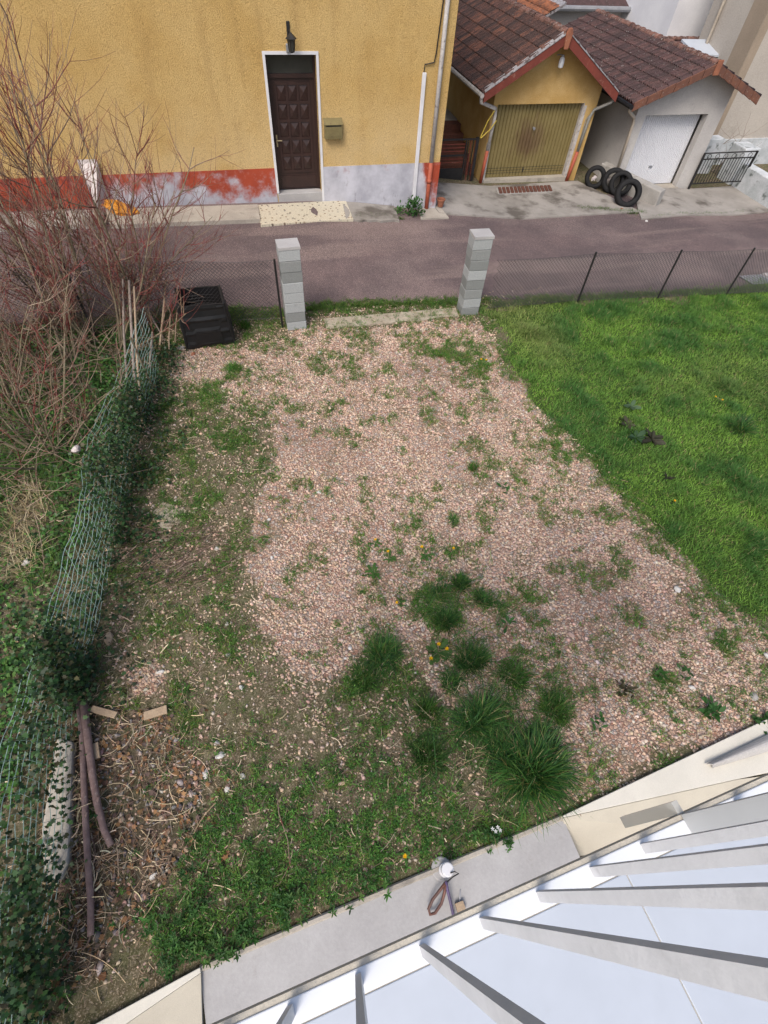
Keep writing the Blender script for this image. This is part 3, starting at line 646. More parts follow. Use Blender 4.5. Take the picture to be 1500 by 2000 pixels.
# lamp below the gable
s_, z_ = F1.px(1097, 120, -.18); gl = thing('gable_lamp', 'clear glass jar lamp hanging below the gable of the ochre garage', 'lamp', F1(s_, -.18, z_-.1))
mb = MB(); c = F1(s_, -.18, 0); mb.lathe([(.03, z_+.10), (.06, z_+.07), (.075, z_-.02), (.065, z_-.12), (.03, z_-.14)], c, 8); mb.build('glass', 'white_gloss', gl)
mb = MB(); mb.lathe([(.035, z_+.14), (.04, z_+.10)], c, 8); mb.tube([F1(s_, -.18, z_+.13), F1(s_-.06, -.06, z_+.12), F1(s_-.08, 0, z_+.10)], .014, 6); mb.build('bracket', 'zinc', gl)
mb = MB(); mb.tube([F1(*( (q[0], -.15, q[1]))) for q in (p(966, 216, -.15), p(953, 236, -.15), p(938, 269, -.15))], .014, 6); mb.tube([F1(q[0], -.16, q[1]) for q in (p(970, 235, -.16), p(958, 252, -.16), p(939, 270, -.16))], .014, 6)
tag(mb.build('hose', 'yellow_plastic', None, F1(-.2, -.15, 1.2)), 'yellow hose looped over the white downpipe of the ochre garage', 'hose')
# ------------------------------------------------------------------ grey garage
F2 = frame(13.28, 15.3, -.06)
g2 = thing('garage', 'pale grey garage with plum tiled roof and white ribbed door', 'garage', (14.4, 15.2, -.5))
tL, yL, tA, yA, tR, yR = -.93, 1.87, 1.33, 2.72, 3.28, 1.97
gable_roof(g2, F2, tL, yL, tA, yA, tR, yR, -.46, 6.7, 'tile_plum', 'tile_ridge', 7, 5)
garage_walls(g2, F2, 'grey_wall', -.36, 2.69, -.03, 2.17, 1.47, -1.1, tL, yL, tA, yA, tR, yR, 6.4)
mb = MB(); ribbed(mb, F2, -.03, 2.165, .30, -.52, 1.46, 30, .016, .3); gd = mb.build('garage_door', 'white_door', g2, fix=False)
s_, z_ = F2.px(1272, 325, .28); mb = MB(); mb.fbox(F2, s_-.09, s_+.04, .265, .297, z_-.015, z_+.02); mb.build('handle', 'zinc', gd)
mb = MB(); mb.fbox(F2, -.1, 2.25, -.05, .3, -.9, -.535); mb.build('sill', 'beige_concrete', g2)
for (s0, z0, k) in ((tL, yL, 6), (tR, yR, 6)):
    for i in range(k):
        a, b = i/k+.004, (i+1)/k-.004; q = lambda t: (s0+(tA-s0)*t, z0+(yA-z0)*t)
        mb = MB(); mb.prism([F2(q(a)[0], -.50, q(a)[1]+.035), F2(q(b)[0], -.50, q(b)[1]+.05), F2(q(b)[0], -.50, q(b)[1]-.16), F2(q(a)[0], -.50, q(a)[1]-.175)], F2.ey*.035); mb.build('verge_tile', 'verge', g2, bevel=.008)
mb = MB(); mb.fbox(F2, tA-.09, tA+.09, -.53, -.505, yA-.22, yA+.12); mb.build('gable_finial', 'terracotta', g2, bevel=.02)
mb = MB(); mb.tube([F2(tL-.05, -.5, yL-.06), F2(tL-.05, 6.7, yL-.04)], .065, 8); mb.build('gutter', 'black_plastic', g2)
p = F2.px; pipe(g2, F2, [(tL-.02, -.40, yL-.1), (tL+.05, -.35, yL-.2), p(1239, 229, -.06), p(1237, 241, -.06), p(1205, 335, -.06)], .045, 'downpipe', 'beige_pipe')
# ------------------------------------------------------------------ small gate and steps between house and garage
gs = [F1.px(*q, .0) for q in ((862, 272), (940, 268), (934, 355), (850, 357))]
x0, x1 = gs[3][0]-.1, gs[1][0]-.06; zt, zb = gs[0][1], gs[3][1]+.02
gt = thing('gate', 'black metal gate with open top rails and solid foot beside the ochre garage', 'gate', F1((x0+x1)/2, 0, zb))
xm = x0+(x1-x0)*.70
def bar(root, F, a, b, d0, d1, z0, z1, name, mat='black_metal'):
    mb = MB(); mb.fbox(F, a, b, d0, d1, z0, z1); return mb.build(name, mat, root)
for a, b, z0, z1 in ((x0, x0+.05, zb, zt), (x1-.09, x1, zb, zt+.02)): bar(gt, F1, a, b, -.03, .03, z0, z1, 'post')
bar(gt, F1, xm, xm+.035, -.02, .02, zb, zt-.03, 'stile')
H_ = zt-zb
for z in (zt-.04, zb+H_*.60, zb+H_*.28): bar(gt, F1, x0+.051, x1-.091 if z == zt-.04 else xm-.001, -.02, .02, z, z+.04, 'rail')
bar(gt, F1, x0+.051, xm-.001, -.01, .01, zb+.03, zb+H_*.275, 'foot_panel')
for k in range(4): q = xm+.07+k*.075; bar(gt, F1, q, q+.022, -.012, .012, zb+.02, zt-.045, 'bar', 'bargeboard' if k % 2 else 'black_metal')
for k, z in enumerate((.44, .52, .7, .78, .86)): bar(gt, F1, x0+.052, xm-.001, .022, .034, zb+H_*z, zb+H_*z+.02, 'slat', 'bargeboard')
stp = thing('steps', 'brown steps rising behind the small black gate', 'steps', F1(x0, 1, -.3))
for k in range(6): bar(stp, F1, -2.6, -.15, .5+k*.34, .5+(k+1)*.34+.02, -.5, -.26+k*.17, 'step', 'slat_brown')
mb = MB(); mb.fbox(F1, -2.6, -.15, 2.6, 6.5, -.5, .62); tag(mb.build('passage', 'apron_concrete'), kind='structure')
# ------------------------------------------------------------------ iron gate at the far right
FG = frame(16, 15.05, -.06)
q = [FG.px(*v) for v in ((1372, 300), (1483, 293), (1445, 361), (1345, 369))]
u0, u1 = (q[0][0]+q[3][0])/2+.02, (q[1][0]+q[2][0])/2; zt, zb = (q[0][1]+q[1][1])/2, (q[2][1]+q[3][1])/2
ig = thing('iron_gate', 'dark wrought iron gate with thin upright bars beside the grey garage', 'gate', FG((u0+u1)/2, 0, zb))
for a in (u0, u1-.05): bar(ig, FG, a, a+.05, -.025, .025, zb-.05, zt, 'post', 'black_metal')
for z in (zt-.03, zt-.20, zb+.12): bar(ig, FG, u0+.051, u1-.051, -.015, .015, z, z+.03, 'rail', 'black_metal')
n = 19
for k in range(n): a = u0+.06+(u1-u0-.14)*k/(n-1); bar(ig, FG, a, a+.016, -.008, .008, zb+.151, zt-.201, 'bar', 'black_metal')
for k in range(6):
    c = u0+.25+k*(u1-u0-.5)/5; mb = MB(); mb.tube([FG(c+.075*math.cos(t*.7), 0, zt-.115+.065*math.sin(t*.7)) for t in range(10)], .009, 5); mb.build('scroll', 'black_metal', ig)
# low whitewashed wall beyond it
mb = MB(); mb.fbox(FG, 1.93, 2.3, -3.5, .3, -1.2, .0); mb.fbox(FG, 1.98, 2.6, .5, 1.2, -1.2, .35); mb.fbox(FG, .4, 1.9, 1.5, 1.9, -1.2, .35)
tag(mb.build('garden_wall', 'whitewash', None, FG(2, 0, -.8), bevel=.03), 'low blotchy whitewashed wall right of the iron gate', 'wall')
# ------------------------------------------------------------------ buildings behind
FB = frame(18.3, 17.3, -.06)
s_, _ = FB.px(1440, 150); b3 = thing('building', 'tall beige rendered building with tan corner band at the right edge', 'building', FB(s_, 0, -.8))
mb = MB(); mb.fbox(FB, s_, s_+9, 0, 2.6, -1.2, 9); mb.build('wall', 'beige_wall', b3)
mb = MB(); mb.fbox(FB, s_-.012, s_-.001, .02, .75, -1.2, 9); mb.fbox(FB, s_-.012, s_+.30, -.014, -.001, -1.2, 9); mb.build('corner_band', 'tan_band', b3)
mb = MB(); mb.tube([FB(s_-.09, 2.0, -1), FB(s_-.09, 2.0, 9)], .055, 8); mb.build('downpipe', 'beige_pipe', b3, shade=True)
mb = MB(); mb.fbox(FB, s_+.6, s_+9, -.06, -.001, -1.2, .05); mb.build('plinth', 'whitewash', b3)
FC = frame(15, 21.5, -.06)
a, _ = FC.px(1312, 40); b, _ = FC.px(1452, 30)
b4 = thing('building', 'plain white rendered house front behind the grey garage', 'building', FC(a, 0, -.6))
mb = MB(); mb.fbox(FC, a, b, 0, 6, -1.2, 8); mb.build('wall', 'white_wall', b4)
mb = MB(); mb.fbox(FC, b, b+.6, .05, 5.9, -1.2, 7.8); mb.build('side_wall', 'grey_wall', b4)
sw, zw = FC.px(1440, 8); mb = MB(); mb.fbox(FC, sw-.1, sw+.9, -.25, -.002, zw, zw+.8); mb.build('shutter', 'black_plastic', b4)
FD = frame(12, 25, -.06)
a, zE = FD.px(1075, 14); b, zE2 = FD.px(1316, 9); zE = (zE+zE2)/2
b5 = thing('building', 'long beige house with dark gutter and red tiled roof at the top', 'building', FD((a+b)/2, 0, -.6))
mb = MB(); mb.fbox(FD, a-3, b, 0, 7, -1.2, zE-.05); mb.build('wall', 'pale_wall', b5)
c_, _ = FD.px(1243, 40); mb = MB(); mb.fbox(FD, c_-.16, c_+.16, -.08, -.001, -1.2, zE-.06); mb.fbox(FD, b-.9, b-.3, -.08, -.001, -1.2, zE-.06); mb.build('pilaster', 'white_wall', b5)
mb = MB(); mb.hexa([FD(a-3, -.25, zE-.06), FD(b+.3, -.25, zE-.06), FD(b+.3, 4, zE+1.6), FD(a-3, 4, zE+1.6), FD(a-3, -.4, zE+.02), FD(b+.3, -.4, zE+.02), FD(b+.3, 4, zE+1.7), FD(a-3, 4, zE+1.7)]); mb.build('roof', 'tile_plum', b5)
mb = MB(); mb.tube([FD(a-3, -.47, zE-.03), FD(b+.3, -.47, zE-.03)], .09, 8); mb.build('gutter', 'zinc', b5)
s1_, z1_ = FD.px(1178, 14); s2_, z2_ = FD.px(1192, 24); mb = MB(); mb.tube([FD(s1_, -.45, z1_+.05), FD(s1_-.3, -.1, z1_-.35), FD(s1_-.45, -.06, z1_-1.2), FD(s1_-.45, -.06, -1)], .05, 8); mb.build('downpipe', 'black_plastic', b5)
# outbuilding with orange roof just behind the ochre garage
FA = frame(11, 22.5, -.06)
sa, za = FA.px(1096, 10); so_, zo = FA.px(1056, 37)
b6 = thing('outbuilding', 'small outbuilding with weathered orange tiled roof behind the ochre garage', 'outbuilding', FA(sa-1, 0, -.5))
k = (za-zo)/(sa-so_); sl_ = sa-3.2; zl_ = za-.5*3.2
q4 = np.array([f for f in TF if len(f) == 4]); ez = np.array([0, 0, 1.])
u = (FA.ex*1+ez*.5)/math.hypot(1, .5); n_ = np.cross(-FA.ey*-1, u)*-1
if n_[2] < 0: n_ = -n_
P, Rm = [], []
for j in range(10):
    for i in range(14): P.append(np.array(FA(sl_, .212*(i+1), zl_))+u*j*.345); Rm.append(np.stack([np.cross(u, n_), u, n_], 1))
V, Fc, C = stamp(TV, [q4], np.array(P), np.array(Rm), np.ones((len(P), 3)))
mb = MB(); mb.hexa([FA(sl_, 0, zl_-.1), FA(sa+.2, 0, za), FA(sa+.2, 3.1, za), FA(sl_, 3.1, zl_-.1), FA(sl_, 0, zl_-.02), FA(sa+.2, 0, za+.08), FA(sa+.2, 3.1, za+.08), FA(sl_, 3.1, zl_-.02)]); rf = mb.build('roof', 'flashing', b6)
tag(npmesh('roof_tiles', V, Fc, 'tile_orange', b6), kind='stuff')
mb = MB(); mb.fbox(FA, sl_+.4, sa+.1, .15, 3, -1, zl_); mb.build('wall', 'grey_wall', b6)
# low shed roof with white sheet between the grey garage and the white house
FS = frame(16, 20.0, -.06)
a, za = FS.px(1312, 84); b, zb2 = FS.px(1408, 70)
sh = thing('shed', 'low shed with red ridge tiles and white sheet roof behind the grey garage', 'shed', FS((a+b)/2, 0, -.6))
mb = MB(); mb.fbox(FS, a-.5, b, .05, 1.2, -1, za-.25); mb.build('wall', 'grey_wall', sh)
mb = MB(); mb.prism([FS(a-.6, -.1, za-.32), FS(a-.6, .6, za), FS(a-.6, 1.3, za-.32)], F1.ex*(b-a+.65)); mb.build('roof', 'tile_plum', sh)
rm = ridge_mesh('shed_ridge_tile', .09, .3)
for i in range(int((b-a+.6)/.26)): place('ridge_tile', rm, 'tile_ridge', sh, FS(a-.55+i*.26, .6, za+.03), -FS.ey, FS.ex, ez)
a2, z2 = FS.px(1350, 98, -1); b2, z3 = FS.px(1425, 84, -1)
mb = MB(); mb.hexa([FS(a2, -1.3, z2-.12), FS(b2, -1.3, z2-.12), FS(b2, -.3, z2+.1), FS(a2, -.3, z2+.1), FS(a2, -1.3, z2-.06), FS(b2, -1.3, z2-.06), FS(b2, -.3, z2+.16), FS(a2, -.3, z2+.16)]); mb.build('sheet_roof', 'white_panel', sh)
mb = MB(); mb.fbox(FS, a2+.1, b2-.1, -1.2, -.4, -1, z2-.12); mb.build('lean_to_wall', 'zinc', sh)

# ------------------------------------------------------------------ tyres and the concrete block they lean on
A_ = at(1163, 357); B_ = at(1272, 407); dirv = (B_-A_); Lb = np.linalg.norm(dirv[:2]); dirv = dirv/Lb; nrm = np.array([-dirv[1], dirv[0], 0])
zc = float(h(*(A_[:2]+dirv[:2]*Lb/2)))
mb = MB(); o_ = A_-dirv*.1; W_ = .42
mb.hexa([tuple(o_+nrm*.12+(0, 0, -.3)), tuple(o_+dirv*(Lb+.15)+nrm*.12+(0, 0, -.3)), tuple(o_+dirv*(Lb+.12)+nrm*W_+(0, 0, -.3)), tuple(o_+nrm*W_+(0, 0, -.3)), tuple(o_+nrm*.12+(0, 0, .52)), tuple(o_+dirv*(Lb+.12)+nrm*.12+(0, 0, .44)), tuple(o_+dirv*(Lb+.1)+nrm*W_+(0, 0, .46)), tuple(o_+nrm*W_+(0, 0, .52))])
tag(mb.build('concrete_block', 'concrete', None, o_, bevel=.03), 'long mossy concrete block behind the old tyres', 'block')
def torus(R0, prof, k=28):
    vs = []; m = len(prof)
    for i in range(k):
        q = 2*math.pi*i/k
        for (r, z) in prof: vs.append((r*math.cos(q), z, r*math.sin(q)))
    fs = [(i*m+j, i*m+(j+1) % m, ((i+1) % k)*m+(j+1) % m, ((i+1) % k)*m+j) for i in range(k) for j in range(m)]
    return vs, fs
prof = [(.19, -.085), (.215, -.10), (.26, -.105), (.30, -.09), (.315, -.06), (.318, -.03), (.308, -.028), (.308, -.02), (.318, -.018), (.318, .018), (.308, .02), (.308, .028), (.318, .03), (.315, .06), (.30, .09), (.26, .105), (.215, .10), (.19, .085), (.20, .07), (.27, .06), (.275, -.06), (.20, -.07)]
vs, fs = torus(0, prof); tm = bpy.data.meshes.new('tyre'); tm.from_pydata(vs, [], fs); tm.polygons.foreach_set('use_smooth', [True]*len(fs)); tm.update(); tm.materials.append(M('rubber'))
for (px, py, sc, yaw, lean, lab) in ((1156, 366, 1.0, -.5, -.25, 'black tyre farthest from the road, leaning beside the red pipe'), (1190, 375, 1.1, -.55, -.3, 'black tyre in the middle of the row with a white rag in it'), (1204, 381, 1.1, -.62, -.36, 'black tyre tucked behind the largest tyre against the concrete block'), (1217, 402, 1.2, -.5, -.38, 'largest black tyre nearest to the road by the concrete block')):
    t = bpy.data.objects.new('tyre', tm); COL.objects.link(t); pz = at(px, py); t.location = pz+np.array([0, 0, .295*sc]); t.scale = (sc,)*3; t.rotation_euler = (lean, 0, yaw)
    tag(t, lab, 'tyre', 'old tyres leaning on the concrete block'); ORG[t] = pz
for (px, py, lab) in ((1155, 342, 'crumpled white rag inside the farthest tyre'), (1183, 345, 'crumpled white rag inside the middle tyre')):
    b = bmesh.new(); bmesh.ops.create_icosphere(b, subdivisions=2, radius=.09)
    for v in b.verts: v.co *= random.uniform(.6, 1.25); v.co.y *= .5
    me = bpy.data.meshes.new('rag'); b.to_mesh(me); b.free(); pz = at(px, py+25, .0)+np.array([0, .02, .28]); tag(link('rag', me, 'white_board', None, pz), lab, 'rag')
# ------------------------------------------------------------------ gate pillars
bm_ = MB(); bm_.box((-.19, -.16, 0), (.19, .16, .192)); blk = bm_.mesh('block')
cp_ = MB(); cp_.box((-.197, -.167, 0), (.197, .167, .05)); capm = cp_.mesh('cap')
def pillar(px, py, rot, seed, lab):
    r = random.Random(seed); p0 = at(px, py)
    P = thing('gate_pillar', lab, 'pillar', p0-np.array([0, 0, .03]), 'concrete block pillars either side of the garden entrance')
    P.rotation_euler = (0, 0, rot)
    for k in range(8):
        o = bpy.data.objects.new('block', blk); COL.objects.link(o); o.parent = P; o.location = (.19+r.uniform(-.006, .006), .16+r.uniform(-.006, .006), k*.2); o.rotation_euler = (0, 0, r.uniform(-.012, .012))
        if not blk.materials: blk.materials.append(M('block'))
        b = o.modifiers.new('bevel', 'BEVEL'); b.width = .006; b.segments = 1
    o = bpy.data.objects.new('cap', capm); COL.objects.link(o); o.parent = P; o.location = (.19, .16, 1.6)
    if not capm.materials: capm.materials.append(M('channel_concrete'))
    mb = MB(); mb.box((.02, .02, 0), (.36, .30, 1.6)); mo = mb.mesh('mortar'); ob = bpy.data.objects.new('mortar', mo); COL.objects.link(ob); ob.parent = P; mo.materials.append(M('concrete'))
    return P
pillar(562, 646, -.03, 2, 'grey concrete block pillar beside the black compost bin')
pillar(900, 617, -.10, 5, 'grey concrete block pillar at the corner of the green lawn')
# ------------------------------------------------------------------ chain link fences
def chain(root, P, top, bot, sp=.072, r=.0040):
    """P: list of ground points; diamond mesh between heights bot and top"""
    mb = MB(); L = [0]
    for a, b in zip(P[:-1], P[1:]): L.append(L[-1]+np.linalg.norm((b-a)[:2]))
    def pt(s, z):
        s = min(max(s, 0), L[-1]); i = min(np.searchsorted(L, s, 'right')-1, len(P)-2); t = (s-L[i])/(L[i+1]-L[i]); q = P[i]*(1-t)+P[i+1]*t
        zz = z-.03*math.sin(math.pi*t)*(z/top); off = .02*math.sin(s*3.1)*math.sin(z*3); return np.array([q[0], q[1]+off, q[2]+zz])
    H0 = top-bot; k = int((L[-1]+H0)/sp)
    for dirn in (1, -1):
        for i in range(k):
            s = i*sp-(H0 if dirn > 0 else 0); pts = []
            for j in range(7):
                z = bot+H0*j/6; ss = s+dirn*H0*j/6+(0 if dirn > 0 else 0)
                if 0 <= ss <= L[-1]: pts.append(pt(ss, z))
            if len(pts) > 1: mb.tube(pts, r, 3, False)
    m = mb.build('wire_mesh', 'wire_dark', root, fix=False); tag(m, kind='stuff')
    for z in (top, bot+.03):
        mb = MB(); mb.tube([pt(L[-1]*i/40, z) for i in range(41)], .003, 4); mb.build('line_wire', 'wire_dark', root)
def post(root, p, hgt, lean=0):
    mb = MB(); p = np.array(p); mb.tube([p-(0, 0, .1), p+np.array([lean, 0, hgt])], .022, 6); return mb.build('post', 'black_metal', root)
fr = [at(948, 606), at(1128, 590), at(1284, 583), at(1417, 577), at(1530, 571), at(1700, 566)]
fr = [np.array(p) for p in fr]
f1 = thing('chain_link_fence', 'black chain link fence along the lawn, right of the pillars', 'fence', fr[1])
chain(f1, fr, 1.09, .03)
for p_ in fr[1:]: post(f1, p_, 1.12)
pl = at(556, 643); fl = [np.array([pl[0]-.03, pl[1]+.05, pl[2]]), np.array([-.7, 9.42, float(h(-.7, 9.42))+.03]), np.array([-2.4, 9.6, float(h(-2.4, 9.6))+.05]), np.array([-4.6, 9.8, float(h(-4.6, 9.8))+.05])]
f2 = thing('chain_link_fence', 'black chain link fence behind the compost bin, left of the pillars', 'fence', fl[0])
chain(f2, fl, 1.36, .18)
post(f2, fl[0], 1.38); post(f2, fl[2], 1.38); post(f2, fl[3], 1.38)
# ------------------------------------------------------------------ compost bin
bx0 = at(366, 684); bx1 = at(460, 671); wx = bx1-bx0; wl = np.linalg.norm(wx); wx /= wl; wy = np.array([-wx[1], wx[0], 0]); zt = .90
bin_ = thing('compost_bin', 'open black plastic compost bin standing by the chain link fence', 'compost bin', bx0)
t0, t1 = gp(348, 600, zt+bx0[2]), gp(437, 592, zt+bx0[2])
tw = np.linalg.norm(t1-t0); dep = .72; tdep = .60
def BQ(u, v, k, out=0.0):     # u, v in 0..1 over the plan, k height 0..1
    b = bx0+wx*wl*u+wy*dep*v; t = t0+(t1-t0)*u+wy*tdep*v; q = b*(1-k)+t*k; c = (bx0+t0)/2+wx*wl*.5+wy*dep*.5
    d = np.array([q[0]-c[0], q[1]-c[1], 0]); return q+d/np.linalg.norm(d)*out
sides = [((0, 0), (1, 0)), ((1, 0), (1, 1)), ((1, 1), (0, 1)), ((0, 1), (0, 0))]
for (a, b) in sides:
    mb = MB(); nu, nv = 14, 16
    def P(u, v, o=0.0):
        arch = .05*(1-(2*u-1)**2); vv = v
        rib = .022*(math.sin((vv*1.0-arch)*22) > .55)*(0.06 < u < .94); bulge = .03*math.sin(math.pi*u)*math.sin(math.pi*v)
        return BQ(a[0]+(b[0]-a[0])*u, a[1]+(b[1]-a[1])*u, v, rib+bulge+o)
    mb.grid(lambda u, v: P(u, v), nu, nv); n0 = len(mb.v); mb.grid(lambda u, v: BQ(a[0]+(b[0]-a[0])*u, a[1]+(b[1]-a[1])*u, v, -.018), 4, 4)
    mb.build('side_panel', 'black_plastic', bin_, fix=False)
    mb = MB(); mb.hexa([BQ(*a, .965, .012), BQ(*b, .965, .012), BQ(*b, .965, -.03), BQ(*a, .965, -.03), BQ(*a, 1.0, .018), BQ(*b, 1.0, .018), BQ(*b, 1.0, -.03), BQ(*a, 1.0, -.03)]); mb.build('rim', 'black_plastic', bin_)
    mb = MB()
    for kk in (.55, .62, .69, .76): mb.tube([BQ(a[0]+(b[0]-a[0])*u, a[1]+(b[1]-a[1])*u, kk+.07*(1-(2*u-1)**2), -.022) for u in np.linspace(.08, .92, 9)], .008, 4)
    mb.build('rib', 'black_plastic', bin_)
for (u, v) in ((0, 0), (1, 0), (1, 1), (0, 1)): mb = MB(); mb.tube([BQ(u, v, 0, -.01), BQ(u, v, 1, -.01)], .028, 6); mb.build('corner_post', 'black_plastic', bin_)
mb = MB(); mb.hexa([BQ(.22, 0, .08, .03), BQ(.78, 0, .08, .03), BQ(.78, 0, .08, .0), BQ(.22, 0, .08, .0), BQ(.25, 0, .42, .05), BQ(.75, 0, .42, .05), BQ(.75, 0, .42, .0), BQ(.25, 0, .42, .0)]); mb.build('hatch', 'black_plastic', bin_, bevel=.01)
mb = MB(); mb.hexa([BQ(.03, .03, .3), BQ(.97, .03, .3), BQ(.97, .97, .3), BQ(.03, .97, .3), BQ(.03, .03, .34), BQ(.97, .03, .36), BQ(.97, .97, .33), BQ(.03, .97, .37)]); mb.build('compost', 'bark', bin_)
# ------------------------------------------------------------------ balcony below the camera
ZB = 4.85; FBY = frame(0, -.0865, .0225)          # outer edge of the balcony slab
bal = thing('balcony', 'white balcony with upright grey railing bars over the garden edge', 'balcony', FBY(.3, -.02, ZB))
mb = MB(); mb.fbox(FBY, -2.2, 3.2, -1.3, 0, ZB-.05, ZB-.0035); mb.build('slab', 'beige_render', bal)
mb = MB(); mb.fbox(FBY, -2.2, 3.2, -.0435, -.009, ZB-.02, ZB); mb.build('floor_edge', 'white_gloss', bal, bevel=.002)
for k in range(6):
    a = -2.2+k*.9; mb = MB(); mb.fbox(FBY, a, a+.898, -1.29, -.0452, ZB-.02, ZB-.001); mb.build('floor_panel', 'white_panel', bal, bevel=.0015)
barmesh = MB(); barmesh.box((0, -.0165, 0), (.0098, 0, 1.0)); barmesh = barmesh.mesh('bar'); barmesh.materials.append(M('grey_bar'))
k0 = .0
for k in range(-12, 26):
    s = -.0255+.1155*k
    if k == 6: continue
    o = bpy.data.objects.new('bar', barmesh); COL.objects.link(o); o.parent = bal; p = np.array(FBY(s, -.0155, ZB+.0005))-ORG[bal]; o.location = p; o.rotation_euler = (0, 0, math.atan(.0225))
mb = MB(); mb.fbox(FBY, -2.2, 3.2, -.05, -.005, ZB+1.002, ZB+1.04); mb.build('handrail', 'grey_bar', bal, bevel=.004)
sp = .662; mb = MB(); mb.fbox(FBY, sp, sp+.014, -.046, -.0005, ZB+.0005, ZB+1.0); mb.build('post', 'light_plate', bal)
mb = MB(); mb.fbox(FBY, sp, sp+.014, .0005, .024, ZB-.26, ZB-.008); mb.build('bracket_plate', 'clear_sheet', bal)
# ------------------------------------------------------------------ concrete channel and cream walls at ground level
mb = MB()
A_, B_ = gp(392, 1892, .0), gp(1097, 1597, .0)
def chan(u, v): p = A_*(1-u)+B_*u; return (p[0]+.02*v, p[1]-1.0*v, .03-.10*v)
mb.grid(chan, 30, 10)
o = mb.build('drainage_channel', 'channel_concrete', fix=False); tag(o, kind='structure')
mb = MB(); mb.tube([A_+(0, .0, .022), (A_+B_)/2+(0, .004, .024), B_+(0, 0, .022)], .028, 6)
tag(mb.build('kerb', 'beige_concrete'), kind='structure')
def cwall(name, top, face, label, drop=.35):
    mb = MB(); T = [gp(x, y, .07) for x, y in top]
    mb.prism(T, (0, 0, -.3))
    o = mb.build(name, 'cream_render', None, T[0], bevel=.006); tag(o, label, 'low wall')
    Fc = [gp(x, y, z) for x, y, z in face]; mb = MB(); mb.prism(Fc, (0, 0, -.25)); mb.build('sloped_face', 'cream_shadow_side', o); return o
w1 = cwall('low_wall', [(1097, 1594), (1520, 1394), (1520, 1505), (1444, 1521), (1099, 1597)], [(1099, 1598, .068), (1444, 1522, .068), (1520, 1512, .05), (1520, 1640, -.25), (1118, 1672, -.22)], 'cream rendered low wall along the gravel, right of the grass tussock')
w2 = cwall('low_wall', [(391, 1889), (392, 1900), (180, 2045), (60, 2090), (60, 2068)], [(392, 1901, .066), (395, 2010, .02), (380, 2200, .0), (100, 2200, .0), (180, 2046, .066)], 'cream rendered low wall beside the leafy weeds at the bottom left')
# half round grey coping stone on the cream wall
mb = MB(); q = [gp(1378, 1492, .09), gp(1520, 1425, .09), gp(1520, 1462, .09), gp(1392, 1500, .09)]
n_ = 7
def cop(u, v):
    a = q[0]*(1-v)+q[3]*v; b = q[1]*(1-v)+q[2]*v; p = a*(1-u)+b*u; return (p[0], p[1], p[2]+.075*math.sin(math.pi*(.08+.84*v)))
mb.grid(cop, 10, n_); n0 = len(mb.v); mb.grid(lambda u, v: (cop(u, v)[0], cop(u, v)[1], cop(u, v)[2]-.03), 10, n_)
for v in range(n_): a = v*11; mb.f.append((a, a+11, n0+a+11, n0+a))
tag(mb.build('coping_stone', 'grey_wall', None, q[0]), 'grey half round coping piece lying on the cream wall at the right edge', 'coping')
# conduit stub with cables
c0 = gp(868, 1706, .02); cd_ = thing('conduit', 'white conduit stub with loose cables at the edge of the concrete channel', 'conduit', c0)
mb = MB(); cc = gp(862, 1697, .0); mb.lathe([(.10, -.02), (.10, .035), (.09, .042)], cc, 24); mb.build('base_disc', 'channel_concrete', cd_, shade=False)
mb = MB(); cc = gp(869, 1700, .04); mb.lathe([(.062, 0), (.062, .05), (.052, .052), (.048, .14), (.058, .142), (.058, .19), (.05, .195)], cc, 16); mb.build('socket', 'white_paint', cd_)
z_ = .2
def cab(name, pts, r, mat): mb = MB(); mb.tube([gp(x, y, z) for x, y, z in pts], r, 8); return mb.build(name, mat, cd_, shade=True)
cab('cable', [(872, 1722, .14), (862, 1735, .13), (845, 1757, .1), (837, 1775, .08), (840, 1786, .06), (850, 1783, .06), (862, 1765, .08), (868, 1745, .1), (870, 1728, .14)], .014, 'cable_brown')
cab('cable', [(871, 1721, .15), (874, 1738, .12), (880, 1762, .08), (888, 1800, .04)], .014, 'cable_purple')
cab('cable_tie', [(874, 1722, .2), (884, 1713, .25), (896, 1706, .28), (888, 1702, .27), (880, 1705, .24)], .006, 'black_plastic')
cab('cord', [(899, 1738, .02), (898, 1758, .02), (899, 1768, .02)], .004, 'white_paint')
mb = MB(); e = gp(899, 1772, .02); mb.box(e-(.04, .03, .02), e+(.04, .04, .03)); mb.build('wood_wedge', 'pale_wood', cd_)

